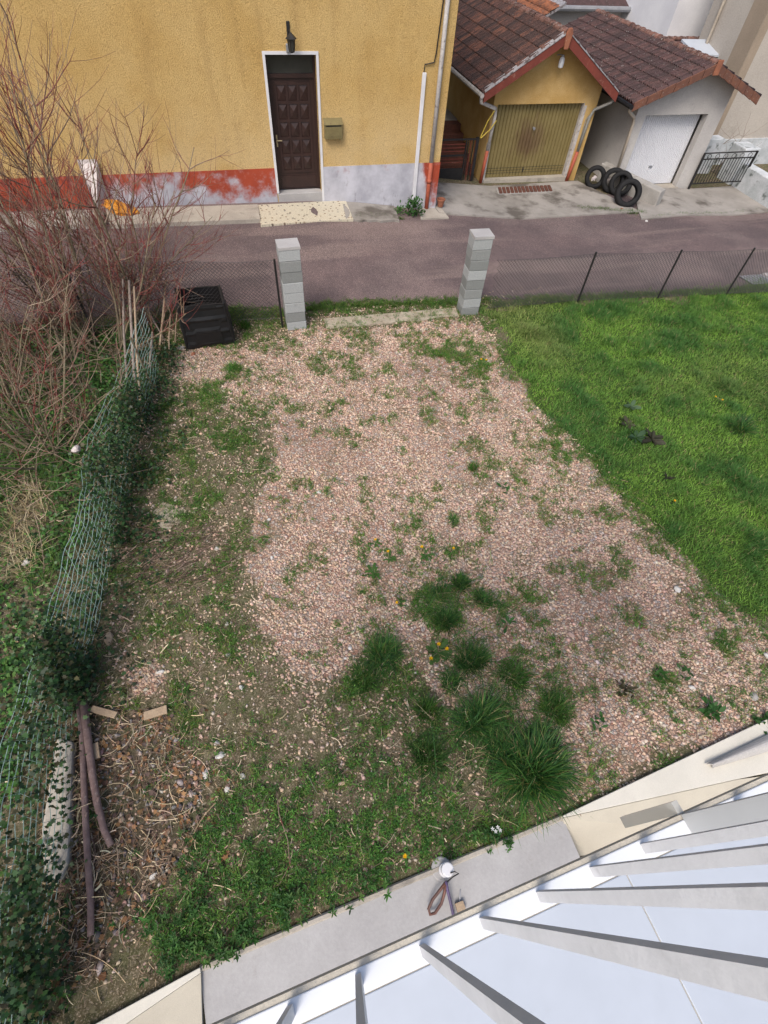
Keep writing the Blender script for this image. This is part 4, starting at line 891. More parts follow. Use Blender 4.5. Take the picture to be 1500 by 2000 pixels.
# ------------------------------------------------------------------ leaf, blade and stone templates
def pts_in(n, x0, x1, y0, y1): return rng.uniform(x0, x1, n), rng.uniform(y0, y1, n)
def dens_px(x, y):
    return proj(np.stack([x, y, h(x, y)], 1))
def blades(P, hgt, width, lean, cols, curl=.5, segs=2, az=None):
    """grass blades rooted at P (n,3)"""
    n = len(P); a = rng.uniform(0, 2*np.pi, n) if az is None else az
    dx, dy = np.cos(a), np.sin(a); wx, wy = -dy*width/2, dx*width/2
    V = np.zeros((n, 2*segs+1, 3)); 
    for k in range(segs+1):
        t = k/segs; out = lean*(t*(1-curl)+curl*t*t); z = hgt*(t-.25*curl*t*t*np.minimum(lean/np.maximum(hgt, 1e-3), 2.2))
        c = np.stack([P[:, 0]+dx*out, P[:, 1]+dy*out, P[:, 2]+z], 1)
        if k < segs:
            ww = 1-.35*t; V[:, 2*k] = c+np.stack([wx*ww, wy*ww, 0*wx], 1); V[:, 2*k+1] = c-np.stack([wx*ww, wy*ww, 0*wx], 1)
        else: V[:, 2*k] = c
    m = 2*segs+1; off = (np.arange(n)*m)[:, None]
    F = []
    for k in range(segs-1): F.append(np.array([[2*k, 2*k+1, 2*k+3, 2*k+2]])+off)
    F.append(np.array([[2*segs-2, 2*segs-1, 2*segs]])+off)
    C = np.repeat(cols[:, None, :], m, 1).copy(); tt = np.repeat(np.linspace(.75, 1.15, segs+1), 2)[:m]
    C *= rng.uniform(.92, 1.08, (n, 1, 1))
    return V.reshape(-1, 3), F, C.reshape(-1, 3)
GREEN = np.array([[.045, .115, .018], [.06, .14, .02], [.085, .17, .025], [.035, .085, .02], [.12, .18, .04]])
def pick(pal, n, p=None):
    c = pal[rng.choice(len(pal), n, p=p)]; return c*rng.uniform(.75, 1.25, (n, 1))*rng.uniform(.93, 1.07, (n, 3))
LEAF = np.array([(0, 0, 0), (.30, .16, .06), (.30, -.16, .06), (.75, .11, .03), (.75, -.11, .03), (1, 0, -.04)])   # pointed leaf along +x
LEAFF = [np.array([[0, 2, 4, 3], [0, 3, 1, 0][:0] or [0, 4, 3, 1]]), np.array([[3, 4, 5]])]
LEAFF = [np.array([[0, 2, 4, 5], [0, 5, 3, 1]])]
IVY = np.array([(0, 0, 0), (.15, .42, .0), (.45, .28, .06), (.62, .50, -.02), (.66, .20, .06), (1.0, 0, -.05), (.66, -.20, .06), (.62, -.50, -.02), (.45, -.28, .06), (.15, -.42, .0), (.4, 0, -.02)])
IVYF = [np.array([[0, 10, 2, 1], [10, 4, 3, 2], [10, 6, 5, 4], [10, 8, 7, 6], [10, 0, 9, 8]])]
def rosettes(x, y, z, n_leaf, size, tilt, pal, tmpl=LEAF, tf=LEAFF, spread=.0, height=0.0, p=None):
    n = len(x); k = n_leaf; N_ = n*k
    a = (np.repeat(rng.uniform(0, 6.28, n), k)+np.tile(np.arange(k)*2.4, n)+rng.normal(0, .3, N_))
    b = -np.abs(np.repeat(np.full(n, tilt), k)*rng.uniform(.2, 1.6, N_)); sz = np.repeat(size if hasattr(size, '__len__') else np.full(n, size), k)*rng.uniform(.6, 1.15, N_)
    P = np.stack([np.repeat(x, k), np.repeat(y, k), np.repeat(z, k)], 1)
    hh = np.tile(np.linspace(0, 1, k), n)*height*np.repeat(rng.uniform(.5, 1.2, n), k); P[:, 2] += hh
    P[:, 0] += rng.normal(0, spread, N_); P[:, 1] += rng.normal(0, spread, N_)
    Rm = rotz(a) @ roty(b) @ rotx(rng.normal(0, .35, N_)); Rm = Rm*sz[:, None, None]
    col = np.repeat(pick(pal, n, p), k, 0)*rng.uniform(.8, 1.2, (N_, 1)); return stamp(tmpl, tf, P, Rm, col)
def ico():
    b = bmesh.new(); bmesh.ops.create_icosphere(b, subdivisions=1, radius=1); v = np.array([tuple(q.co) for q in b.verts]); f = np.array([[q.index for q in t.verts] for t in b.faces]); b.free(); return v, f
IV, IF = ico()
def stones(x, y, size, pal, sink=.25, p=None, flat=.55, z=None):
    n = len(x); out = []; z = h(x, y) if z is None else z
    sel = rng.integers(0, 8, n)
    for t in range(8):
        m = sel == t; k = m.sum()
        if not k: continue
        r_ = np.random.default_rng(100+t); tv = IV*r_.uniform(.55, 1.25, (len(IV), 1))*np.array([1, r_.uniform(.62, .95), flat*r_.uniform(.75, 1.2)])
        P = np.stack([x[m], y[m], z[m]+size[m]*sink*flat], 1)
        Rm = rotz(rng.uniform(0, 6.28, k)) @ roty(rng.normal(0, .35, k)) @ rotx(rng.normal(0, .35, k)); Rm = Rm*size[m][:, None, None]
        out.append(stamp(tv, [IF], P, Rm, pick(pal, k, p)))
    return join(out)
PINK = np.array([1.28, 1.40, 1.38])*np.array([[.43, .275, .215], [.375, .225, .17], [.46, .335, .26], [.31, .175, .13], [.34, .30, .285], [.50, .41, .34], [.40, .25, .165]])
PP = [.27, .22, .18, .11, .08, .07, .07]
# ------------------------------------------------------------------ gravel
GREENBL = [(440, 780, 70, 60, .9), (470, 850, 60, 30, .5), (500, 900, 60, 25, .45), (560, 770, 60, 40, .45), (600, 700, 60, 22, .5), (740, 715, 22, 22, .7), (870, 695, 80, 40, .75), (940, 715, 60, 45, .7), (930, 660, 50, 30, .6), (1000, 800, 50, 40, .5), (820, 760, 60, 15, .35), (1080, 880, 45, 40, .75), (1090, 930, 40, 30, .5), (1160, 950, 30, 18, .6), (1180, 990, 45, 20, .5), (1060, 970, 60, 25, .45), (925, 908, 15, 16, .8), (1235, 1065, 25, 14, .8), (1215, 1120, 14, 12, .9), (1020, 1165, 30, 32, 1.0), (880, 1015, 18, 14, 1.0), (810, 985, 18, 16, .8), (805, 1030, 20, 16, .9), (892, 965, 18, 10, .8), (728, 1118, 30, 16, .9), (760, 1090, 22, 16, .8), (830, 1085, 30, 18, .7), (885, 1080, 20, 14, .7), (780, 1160, 30, 20, .5), (740, 1210, 40, 40, .6), (870, 1200, 70, 90, .8), (960, 1190, 40, 40, .5), (1370, 1215, 35, 18, 1.), (1420, 1260, 60, 35, .8), (1300, 1320, 45, 25, .6), (1380, 1390, 45, 30, .8), (1220, 1340, 50, 30, .5), (1150, 1400, 25, 20, .6), (1490, 1410, 25, 20, .9), (1480, 1300, 40, 30, .7), (1230, 1280, 60, 40, .35), (1000, 1290, 50, 60, .7), (1080, 1280, 40, 40, .4), (1050, 1370, 70, 50, .9), (930, 1390, 80, 60, .9), (800, 1340, 70, 60, .6), (700, 1330, 60, 50, .7), (760, 1420, 60, 40, .5), (840, 1480, 60, 50, .9)]
LEFTBL = [(330, 790, 35, 40, 1.0), (380, 770, 50, 25, .8), (345, 830, 45, 60, .8), (310, 900, 45, 60, .9), (370, 900, 60, 50, .7), (300, 970, 60, 40, .8), (430, 890, 50, 40, .6), (470, 720, 30, 16, .9), (440, 690, 50, 20, .6), (480, 640, 25, 25, 1.), (380, 990, 70, 60, .7), (420, 1080, 60, 60, .6), (350, 1070, 40, 40, .5), (270, 1050, 40, 30, .5), (240, 1120, 50, 40, .6), (370, 1120, 50, 50, .5), (400, 1170, 70, 50, .6), (430, 1250, 70, 60, .9), (360, 1270, 40, 50, .7), (380, 1370, 70, 70, .9), (300, 1230, 50, 30, .7), (220, 1260, 30, 25, .8), (460, 1330, 60, 40, .5), (500, 1480, 70, 60, .55), (600, 1530, 90, 60, .7), (520, 1570, 120, 60, .85), (450, 1640, 110, 70, 1.), (640, 1620, 160, 90, .9), (800, 1580, 120, 70, .75), (560, 1720, 160, 70, 1.1), (430, 1790, 110, 70, 1.3), (350, 1850, 60, 40, 1.2), (700, 1690, 120, 50, 1.), (840, 1650, 90, 40, .9), (960, 1625, 90, 35, 1.3), (470, 1740, 120, 60, 1.2), (300, 1760, 50, 60, .5), (430, 1480, 50, 50, .5), (880, 1550, 60, 40, .4), (620, 1440, 60, 40, .45), (680, 1500, 90, 50, .5)]
def build_gravel():
    n = 150000; x, y = pts_in(n, -2.2, 7.2, -.05, 9.6)
    g = zones(x+rng.normal(0, .13, n), y+rng.normal(0, .13, n))[0] > .5; px, py = dens_px(x, y)
    patchy = vnoise(x, y, 1.1, 4)*.6+vnoise(x, y, 3.1, 6)*.4
    far = np.clip((1000-py)/450, 0, 1)
    d = np.where(g, .95-.8*np.clip((patchy-.50)*2.8, 0, 1)-.2*far, np.where(px < 900, .20, .1))
    d = np.maximum(d, blobs(px, py, [(285, 1325, 50, 45, .9)])); left = (~g) & (px < 560); d = np.maximum(d, blobs(px, py, [(620, 1400, 190, 110, .5), (470, 1420, 80, 60, .3), (760, 1560, 120, 60, .25), (420, 1050, 60, 120, .3), (400, 800, 90, 90, .4)])*np.clip(patchy*2-.5, 0, 1))
    d = np.where(left & (py > 1350), np.maximum(.06, d*.6), d)
    d = np.where(inpoly(x, y, LAWN), 0, d); d *= (y > .03)
    low = inpoly(x, y, LITTER); d = np.where(low, .07, d)
    keep = rng.uniform(0, 1, n) < d*.92; x, y = x[keep], y[keep]
    sz = rng.gamma(3.2, .0034, len(x))+.006; sz = np.clip(sz, .006, .034)
    V, F, C = stones(x, y, sz, PINK*.55+PINK.mean(0)*.45, .3, PP, .5); o = npmesh('gravel', V, F, 'pebble', None, C)
    tag(o, 'loose pinkish gravel covering the middle of the yard', 'gravel', None, 'stuff')
build_gravel()
# ------------------------------------------------------------------ lawn
def build_lawn():
    n = 430000; x, y = pts_in(n, 4.3, 15.5, .6, 9.2)
    inl = zones(x+rng.normal(0, .09, n), y+rng.normal(0, .17, n))[1] > .5; px, py = dens_px(x, y); vis = (px > -60) & (px < 1620)
    inl &= vis; x, y = x[inl], y[inl]
    c1 = vnoise(x, y, 1.2, 1); c2 = vnoise(x, y, 4.5, 2); c3 = vnoise(x, y, .5, 8)
    dens = np.clip(.35+.9*c2, .2, 1); k = rng.uniform(0, 1, len(x)) < dens; x, y, c1, c2, c3 = x[k], y[k], c1[k], c2[k], c3[k]
    n = len(x); c4 = vnoise(x, y, 2.6, 51); hg = (.03+.24*np.clip(c4-.4, 0, 1)*c2+.03*rng.uniform(0, 1, n))*rng.uniform(.7, 1.25, n)
    A = np.array([.19, .34, .055]); B = np.array([.065, .165, .035]); D = np.array([.30, .33, .11])
    t = np.clip((c1*.3+c2*.35+c4*.35-.33)*3, 0, 1)[:, None]; col = A*(1-t)+B*t; q = np.clip((c3-.55)*2.2, 0, .7)[:, None]; col = col*(1-q)+D*q
    dry = rng.uniform(0, 1, n) < .05; col[dry] = np.array([.32, .27, .13]); col *= rng.uniform(.7, 1.3, (n, 1))
    P = np.stack([x, y, h(x, y)], 1)
    parts = [blades(P, hg, rng.uniform(.006, .011, n), hg*rng.uniform(.4, 1.5, n), col, .6, 2)]
    # clover and broad weeds among the grass
    m = 9000; x, y = pts_in(m, 4.3, 15, .6, 9); k = inpoly(x, y, LAWN) & (vnoise(x, y, 1.7, 9) > .5); x, y = x[k], y[k]
    parts.append(rosettes(x, y, h(x, y)+.02, 6, rng.uniform(.02, .045, len(x)), .5, GREEN[:4]*np.array([1.0, .95, 1.1]), spread=.02, height=.04))
    V, F, C = join(parts); tag(npmesh('lawn', V, F, 'leaf', None, C), 'lush green lawn on the right side of the yard', 'lawn', None, 'stuff')
build_lawn()
# ------------------------------------------------------------------ weeds in the gravel and along the left and lower edge
def build_weeds():
    n = 150000; x, y = pts_in(n, -2.6, 7.5, .0, 10.2); px, py = dens_px(x, y)
    no = vnoise(x, y, 3.2, 11)*.45+vnoise(x, y, 8, 12)*.35+vnoise(x, y, 17, 13)*.2
    d = blobs(px, py, GREENBL)*1.3+blobs(px, py, LEFTBL)*1.15; d = np.maximum(d, .30*(px < np.interp(py, [600, 740, 900, 1080, 1210, 1300], [360, 420, 520, 480, 470, 560]))*(py < 1400)); d = d*np.where(py > 1500, np.clip((no-.32)*3.6, .08, 1.4), np.clip((no-.43)*4.6, .03, 1.4))
    d = np.maximum(d, np.where(py < 1260, .42, .3)*np.clip((no-.55)*9, 0, 1)); d = np.maximum(d, np.clip((760-py)/130, 0, 1)*.45*(no > .50)*(px > 450)*(px < 1010))
    d = np.where(py < 640, np.maximum(d, .3*(no > .5)), d)
    il = np.mean([zones(x+.32*math.cos(q), y+.32*math.sin(q))[1] for q in np.arange(8)*.785], 0); d = np.maximum(d, .75*np.clip(il*4, 0, 1)*np.clip((no-.40)*4, 0, 1))
    d *= ~inpoly(x, y, LITTER) | (no > .66); d *= ~inpoly(x, y, LAWN); edge = at(690, 1768)[1]
    d *= (y > edge-.02) & (y < np.interp(x, nearx, neary)+.06)
    bottom = (py > 1440) & (px < 900); k = rng.uniform(0, 1, n) < d*.95
    kind = rng.uniform(0, 1, n); parts = []
    g = k & ((kind < .55) & ~bottom | (kind < .22) & bottom)      # little grass tufts
    xx, yy = x[g], y[g]; rep = 7; xr = np.repeat(xx, rep)+rng.normal(0, .018, len(xx)*rep); yr = np.repeat(yy, rep)+rng.normal(0, .018, len(xx)*rep)
    hg = np.repeat(rng.uniform(.025, .075, len(xx)), rep)*rng.uniform(.6, 1.2, len(xr)); col = np.repeat(pick(np.array([[.08, .18, .025], [.13, .22, .035], [.20, .22, .07], [.055, .13, .022]]), len(xx)), rep, 0)
    parts.append(blades(np.stack([xr, yr, h(xr, yr)+.008], 1), hg, np.full(len(xr), .006), hg*rng.uniform(.5, 1.6, len(xr)), col, .6, 2))
    g = k & ~g; xx, yy = x[g], y[g]; sz = np.where(bottom[g], rng.uniform(.020, .040, len(xx)), rng.uniform(.016, .034, len(xx)))
    hh = np.where(bottom[g], .05, .02)
    parts.append(rosettes(xx, yy, h(xx, yy)+.012, 9, sz, .45, np.array([[.052, .15, .03], [.08, .20, .036], [.125, .25, .05], [.055, .125, .034]]), spread=.018, height=.045))
    # moss and yellowish ground cover
    V, F, C = join(parts); tag(npmesh('weeds', V, F, 'leaf', None, C), 'small weeds spreading through the gravel and along its edges', 'weeds', None, 'stuff')
    # whorled plants overhanging the channel at the bottom
    n = 8000; x, y = pts_in(n, -2.1, 2.4, -.12, 1.6); nz = vnoise(x, y, 5, 61); px, py = dens_px(x, y)
    d = blobs(px, py, [(400, 1830, 110, 60, 1.2), (500, 1790, 120, 50, 1.1), (600, 1750, 110, 40, .8), (330, 1870, 50, 40, .8), (430, 1700, 90, 60, .5), (960, 1625, 70, 30, .8), (720, 1720, 60, 25, .6)])
    k = (rng.uniform(0, 1, n) < d*np.clip((nz-.3)*2.2, 0, 1)) & (y > -.11); x, y = x[k], y[k]
    V, F, C = rosettes(x, y, np.maximum(h(x, y), 0)+rng.uniform(.02, .09, len(x)), 8, rng.uniform(.03, .06, len(x)), .45, np.array([[.04, .11, .025], [.06, .15, .035], [.035, .09, .025], [.08, .16, .04]]), spread=.006, height=.05)
    tag(npmesh('cleavers', V, F, 'leaf', None, C), 'leafy whorled weeds hanging over the edge of the concrete channel', 'weeds', None, 'stuff')
build_weeds()
# ------------------------------------------------------------------ straw, dead stems and leaf litter
def build_straw():
    n = 65000; x, y = pts_in(60000, -3.4, 7, .0, 9.5); x2, y2 = pts_in(5000, -3.0, -.8, -.05, 2.9); x, y = np.concatenate([x, x2]), np.concatenate([y, y2]); px, py = dens_px(x, y)
    d = inpoly(x, y, LITTER)*np.clip(vnoise(x, y, 2.5, 71)*1.5-.15, .08, .9)+blobs(px, py, [(330, 1110, 110, 60, 1.3), (380, 1060, 110, 40, .9), (250, 1070, 70, 30, .8), (60, 980, 60, 60, .9), (40, 1080, 60, 60, .8), (560, 1500, 200, 90, .22), (650, 1620, 250, 90, .18), (370, 740, 60, 30, .4), (1250, 1280, 90, 40, .2), (1420, 1290, 60, 60, .3), (1180, 1510, 90, 60, .2), (140, 1600, 60, 150, .6), (100, 1800, 60, 120, .5), (860, 1560, 60, 40, .5)])
    d = np.where(inpoly(x, y, LAWN), 0, np.maximum(d, np.where(inpoly(x, y, GRAVEL), .03, np.where(y < 7.5, .30, .06)))); k = rng.uniform(0, 1, n) < d; x, y, px, py = x[k], y[k], px[k], py[k]; n = len(x)
    Lh = rng.gamma(1.5, .06, n)+.025; Lh = np.where(inpoly(x, y, LITTER) | (blobs(px, py, [(330, 1100, 150, 80, 1.)]) > .3), Lh, Lh*.55); a = rng.uniform(0, 6.28, n); comb = blobs(px, py, [(340, 1100, 130, 70, 1.)]) > .3; a[comb] = rng.normal(.35, .35, comb.sum())
    curv = rng.normal(0, .75, n); wd = rng.gamma(2.2, .0006, n)+.0005; segs = 6; z0 = h(x, y)+rng.uniform(.01, .07, n)
    V = np.zeros((n, (segs+1)*2, 3)); cx, cy = x.copy(), y.copy(); ang = a.copy(); tz = rng.normal(0, .25, n)
    for s in range(segs+1):
        V[:, 2*s] = np.stack([cx-np.sin(ang)*wd, cy+np.cos(ang)*wd, z0+tz*s/segs*Lh*.5+.004], 1); V[:, 2*s+1] = np.stack([cx+np.sin(ang)*wd, cy-np.cos(ang)*wd, z0+tz*s/segs*Lh*.5-.001], 1)
        cx += np.cos(ang)*Lh/segs; cy += np.sin(ang)*Lh/segs; ang += curv/segs
    V[:, :, 2] = np.maximum(V[:, :, 2], h(V[:, :, 0], V[:, :, 1])+.006)
    off = (np.arange(n)*(segs+1)*2)[:, None]; F = [np.array([[2*s, 2*s+1, 2*s+3, 2*s+2]])+off for s in range(segs)]
    col = pick(np.array([[.46, .37, .25], [.36, .27, .18], [.56, .47, .33], [.22, .155, .105], [.15, .105, .08]]), n); col[comb] *= np.array([.42, .38, .42]); wd[comb] *= .7
    parts = [(V.reshape(-1, 3), F, np.repeat(col, (segs+1)*2, 0))]
    n = 6500; x, y = pts_in(n, -3, 2, .0, 3.2); px, py = dens_px(x, y); d = inpoly(x, y, LITTER)*.8+blobs(px, py, [(390, 1600, 60, 120, .6), (250, 1200, 90, 70, .5), (90, 1800, 70, 120, .6)]); k = rng.uniform(0, 1, n) < d; x, y = x[k], y[k]
    parts.append(rosettes(x, y, h(x, y)+.015, 1, rng.uniform(.03, .07, len(x)), .3, np.array([[.20, .10, .05], [.15, .09, .06], [.28, .16, .08], [.12, .085, .07]]), IVY, IVYF))
    V, F, C = join(parts); tag(npmesh('dry_litter', V, F, 'straw', None, C), 'tangled dry stems and dead leaves in the lower left corner', 'litter', None, 'stuff')
    n = 2600; x, y = pts_in(n, -3, 0, 0, 3); k = inpoly(x, y, LITTER) & (rng.uniform(0, 1, n) < .8); x, y = x[k], y[k]
    V, F, C = stones(x, y, rng.gamma(3, .0045, len(x))+.006, np.array([[.34, .32, .30], [.22, .21, .20], [.45, .40, .36], [.38, .25, .20], [.14, .13, .13]]), .4)
    tag(npmesh('rubble', V, F, 'pebble', None, C), 'grey and brown rubble among the dry stems at lower left', 'rubble', None, 'stuff')
build_straw()
# ------------------------------------------------------------------ wire fence and ivy on the left side
FLINE = [np.array([at(x, y)[0], at(x, y)[1]]) for x, y in ((60, 2080), (110, 1880), (135, 1600), (155, 1380), (215, 1130), (268, 900), (315, 720))]
FLINE = [np.array([-2.75, -1.0])]+FLINE[1:]
def fpos(t):      # 0..1 along the fence
    L = np.concatenate([[0], np.cumsum([np.linalg.norm(b-a) for a, b in zip(FLINE[:-1], FLINE[1:])])]); s = np.asarray(t)*L[-1]
    return np.interp(s, L, [p[0] for p in FLINE]), np.interp(s, L, [p[1] for p in FLINE]), L[-1]
wf = thing('wire_fence', 'sagging pale green wire mesh fence overgrown with ivy along the left side', 'fence', (*FLINE[2], 0))
mb = MB(); _, _, FL = fpos(0)
def fp(t, z):
    x, y, _ = fpos(t); sag = .06*math.sin(t*37)+.05*math.sin(t*11+1); k = z/1.2; z = z*(.88+.14*math.sin(t*13+.6))
    return (x-.10*k+k*.16*math.sin(t*13+1)+.02*math.sin(t*29+z*3), y+.04*math.sin(z*9+t*31), float(h(x, y))+z*(1+.10*sag)+.014*math.sin(t*90+z*5))
for i in range(13):
    z = .08+i*.092; mb.tube([np.array(fp(t, z))+(0, 0, .015*math.sin(t*140+i*2.1)) for t in np.linspace(0, 1, 150)], .0034, 3, False)
nv = int(FL/.17)
for i in range(nv): mb.tube([fp(i/nv+.002*math.sin(i), z) for z in (.06, .45, .8, 1.19)], .0026, 3, False)
tag(mb.build('wire_mesh', 'wire_green', wf, fix=False), kind='stuff')
for t in (.12, .42, .66, .93):
    mb = MB(); a = np.array(fp(t, 0)); mb.tube([a-(0, 0, .1), np.array(fp(t, 1.22))], .018, 6); mb.build('post', 'olive_bark', wf)
def build_ivy():
    # leaves climbing on the fence
    n = 52000; t = rng.uniform(0, 1, n); x, y, _ = fpos(t); z = rng.beta(1.1, 1.6, n)*1.35; o = rng.normal(0, .09, n)+.03; x = x-.10*z+o; zz = h(x, y)+z
    px, py = proj(np.stack([x, y, zz], 1)); c = vnoise(y, z*2, 1.6, 21)*.6+vnoise(y, z*2, 5, 22)*.4
    d = np.clip((c-.42)*3, 0, 1)*.12*np.clip(1.25-z, .2, 1)
    d = np.maximum(d, blobs(px, py, [(210, 880, 50, 40, .4), (170, 930, 35, 50, .45), (235, 1020, 50, 80, .35), (70, 1260, 90, 40, 1.), (120, 1310, 60, 60, 1.), (20, 1210, 60, 40, .9), (30, 1420, 70, 60, .2), (80, 1500, 60, 90, .12), (40, 1780, 60, 110, .5), (60, 1900, 90, 100, .8), (250, 800, 40, 60, .5)])*np.clip(c*2.2-.1, 0, 1))
    k = rng.uniform(0, 1, n) < d; parts = []
    pal = np.array([[.022, .055, .02], [.035, .085, .026], [.06, .12, .04], [.075, .07, .032], [.016, .036, .016]])
    xx, yy, z_ = x[k], y[k], zz[k]; m = len(xx)
    a = rng.normal(0, .8, m); Rm = rotz(a) @ roty(rng.normal(.35, .6, m)) @ rotx(rng.normal(0, .5, m)); Rm = Rm*rng.uniform(.03, .06, m)[:, None, None]
    parts.append(stamp(IVY, IVYF, np.stack([xx, yy, z_], 1), Rm, pick(pal, m)))
    # ivy over the ground on both sides
    n = 90000; x, y = pts_in(n, -6.5, -.9, -.8, 10.6); fx = np.interp(y, [p[1] for p in FLINE], [p[0] for p in FLINE]); side = x-fx
    px, py = dens_px(x, y); c = vnoise(x, y, 1.9, 31)*.6+vnoise(x, y, 6, 32)*.4
    d = np.where(side > 0, np.clip(1-side/.85, 0, 1)*np.clip((c-.36)*3.2, 0, 1)*np.where(py > 1080, .42, .75), np.clip((c-.15)*2.4, .15, .95)*.85)
    d *= ~inpoly(x, y, LITTER) | (c > .66); d *= 1-.93*blobs(px, py, [(108, 1580, 30, 130, 1.)]); d *= 1-.8*blobs(px, py, [(45, 1000, 60, 90, 1.), (30, 1120, 60, 60, .9)])
    k = (rng.uniform(0, 1, n) < d) & (px > -150) & (y < 9.9+.4*(x < -3)); xx, yy, sd_ = x[k], y[k], side[k]; m = len(xx)
    hump = .13*np.exp(-(sd_/.45)**2)*rng.uniform(.1, 1, m)
    pal2 = np.array([[.04, .11, .025], [.06, .15, .03], [.09, .18, .04], [.025, .06, .02]])
    col = np.where((sd_ > -.5)[:, None], pick(pal, m), pick(pal2, m))
    Rm = rotz(rng.uniform(0, 6.28, m)) @ roty(rng.normal(0, .5, m)) @ rotx(rng.normal(0, .4, m)); Rm = Rm*rng.uniform(.032, .065, m)[:, None, None]
    parts.append(stamp(IVY, IVYF, np.stack([xx, yy, h(xx, yy)+.02+hump+rng.uniform(0, .06, m)], 1), Rm, col))
    V, F, C = join(parts); tag(npmesh('ivy', V, F, 'ivy_leaf', None, C), 'dark ivy climbing the wire fence and covering the ground on the left', 'ivy', None, 'stuff')
    # taller grass behind the fence
    n = 30000; x, y = pts_in(n, -6.5, -2.4, 1, 9.5); px, py = dens_px(x, y); d = blobs(px, py, [(30, 950, 90, 90, .9), (20, 830, 70, 60, .6), (60, 1090, 60, 60, .9), (90, 960, 40, 60, .9)]); k = rng.uniform(0, 1, n) < d; x, y = x[k], y[k]; m = len(x)
    hg = rng.uniform(.08, .25, m); dry = blobs(px[k], py[k], [(55, 1000, 40, 60, 1.), (30, 1090, 50, 50, .9)]) > .35
    col = pick(np.array([[.06, .14, .03], [.09, .17, .03]]), m); col[dry] = pick(np.array([[.40, .32, .19], [.5, .42, .28]]), dry.sum())
    V, F, C = blades(np.stack([x, y, h(x, y)], 1), hg, np.full(m, .009), hg*rng.uniform(.5, 1.8, m), col, .6, 3); tag(npmesh('rough_grass', V, F, 'leaf', None, C), 'rough green and straw coloured grass beyond the wire fence', 'grass', None, 'stuff')
build_ivy()
# ------------------------------------------------------------------ red twig shrubs
def grow(r, p, d, L, n, up, wob):
    P = [p]; d = d/np.linalg.norm(d)
    for _ in range(n):
        d = d+np.array([r.normal(0, wob), r.normal(0, wob), r.normal(0, wob)+up]); d /= np.linalg.norm(d); p = p+d*L/n; P.append(p)
    return P
def perp(r, d, ang):
    a = r.normal(0, 1, 3); a -= d*a.dot(d); a /= np.linalg.norm(a); return d*math.cos(ang)+a*math.sin(ang)
def shrub(px, py, H, nst, seed, label, spread=.45, nb=10, redness=.5, lean=(0, 0), thick=1.0, rad=.35):
    r = np.random.default_rng(seed); b = at(px, py); T = thing('dogwood_shrub', label, 'shrub', b, 'bare shrubs along the left fence')
    st, rd, tn = MB(), MB(), MB()
    for i in range(nst):
        a = 6.28*i/nst+r.normal(0, .5); tl = abs(r.normal(spread, .22)); d = np.array([math.cos(a)*math.sin(tl)+lean[0], math.sin(a)*math.sin(tl)+lean[1], math.cos(tl)])
        p0 = b+np.array([math.cos(a), math.sin(a), 0])*r.uniform(.02, rad); p0[2] = float(h(p0[0], p0[1]))-.03
        L = H*r.uniform(.6, 1.08); P = grow(r, p0, d, L, 8, .02, .07); R0 = thick*r.uniform(.010, .020)
        st.tube(P, list(np.linspace(R0, R0*.3, 9)), 5, False)
        for j in range(nb):
            u = r.uniform(.18, 1.0); k = min(int(u*8), 7); q = P[k]+(P[k+1]-P[k])*(u*8-k); dd = P[k+1]-P[k]; dd /= np.linalg.norm(dd)
            Lb = r.uniform(.35, 1.05)*(1.15-.5*u)*H/2.6; Q = grow(r, q, perp(r, dd, r.uniform(.45, 1.05)), Lb, 5, .11, .09); rr = R0*.42
            m_ = rd if r.uniform() < redness else tn; m_.tube(Q, list(np.linspace(rr, .0028, 6)), 4, False)
            for t in range(r.integers(3, 8)):
                v = r.uniform(.15, 1.); kk = min(int(v*5), 4); e = Q[kk]+(Q[kk+1]-Q[kk])*(v*5-kk); d2 = Q[kk+1]-Q[kk]; d2 /= np.linalg.norm(d2)
                W = grow(r, e, perp(r, d2, r.uniform(.4, .9)), r.uniform(.12, .5)*H/2.6, 3, .12, .09); m2 = rd if r.uniform() < redness+.1 else tn
                m2.tube(W, [.0040, .0032, .0026, .0018], 3, False)
    st.build('stem', 'olive_bark', T, fix=False)
    tag(rd.build('red_twigs', 'red_twig', T, fix=False), kind='stuff'); tag(tn.build('tan_twigs', 'tan_twig', T, fix=False), kind='stuff')
shrub(95, 880, 2.6, 11, 11, 'arching bare shrub nearest the camera, rooted in the ivy by the wire fence', .55, 8, .45, (-.05, .1), 1.1)
shrub(10, 800, 3.0, 9, 12, 'bare shrub at the left edge in front of the leaning stems', .40, 9, .4, (-.1, .1), 1.1)
shrub(125, 720, 3.3, 9, 13, 'tall bare red-twigged shrub in the middle of the clump', .38, 12, .55, (0, .08), 1.3)
shrub(215, 690, 2.9, 9, 14, 'bushy bare shrub with bright red twigs nearest the leaning stakes', .5, 12, .8, (.14, .08), 1.2)
shrub(150, 640, 4.6, 9, 15, 'tall bare shrub with pale stems behind the clump, reaching highest up the house wall', .26, 14, .6, (.0, .06), 1.8)
shrub(262, 612, 3.5, 10, 16, 'bare shrub whose thin dark twigs cross the flaking red plinth', .38, 14, .65, (.17, .12), 1.4)
shrub(275, 640, 2.1, 7, 19, 'smallest bare shrub, its red tips reaching over the road left of the compost bin', .5, 10, .85, (.1, .12), .9)
shrub(-40, 720, 3.4, 8, 17, 'bare shrub half out of the picture at the left edge', .4, 9, .4, (.0, .05), 1.3)
shrub(185, 565, 2.8, 7, 18, 'bare shrub growing farthest back beside the road', .45, 9, .5, (.1, .0), 1.1)
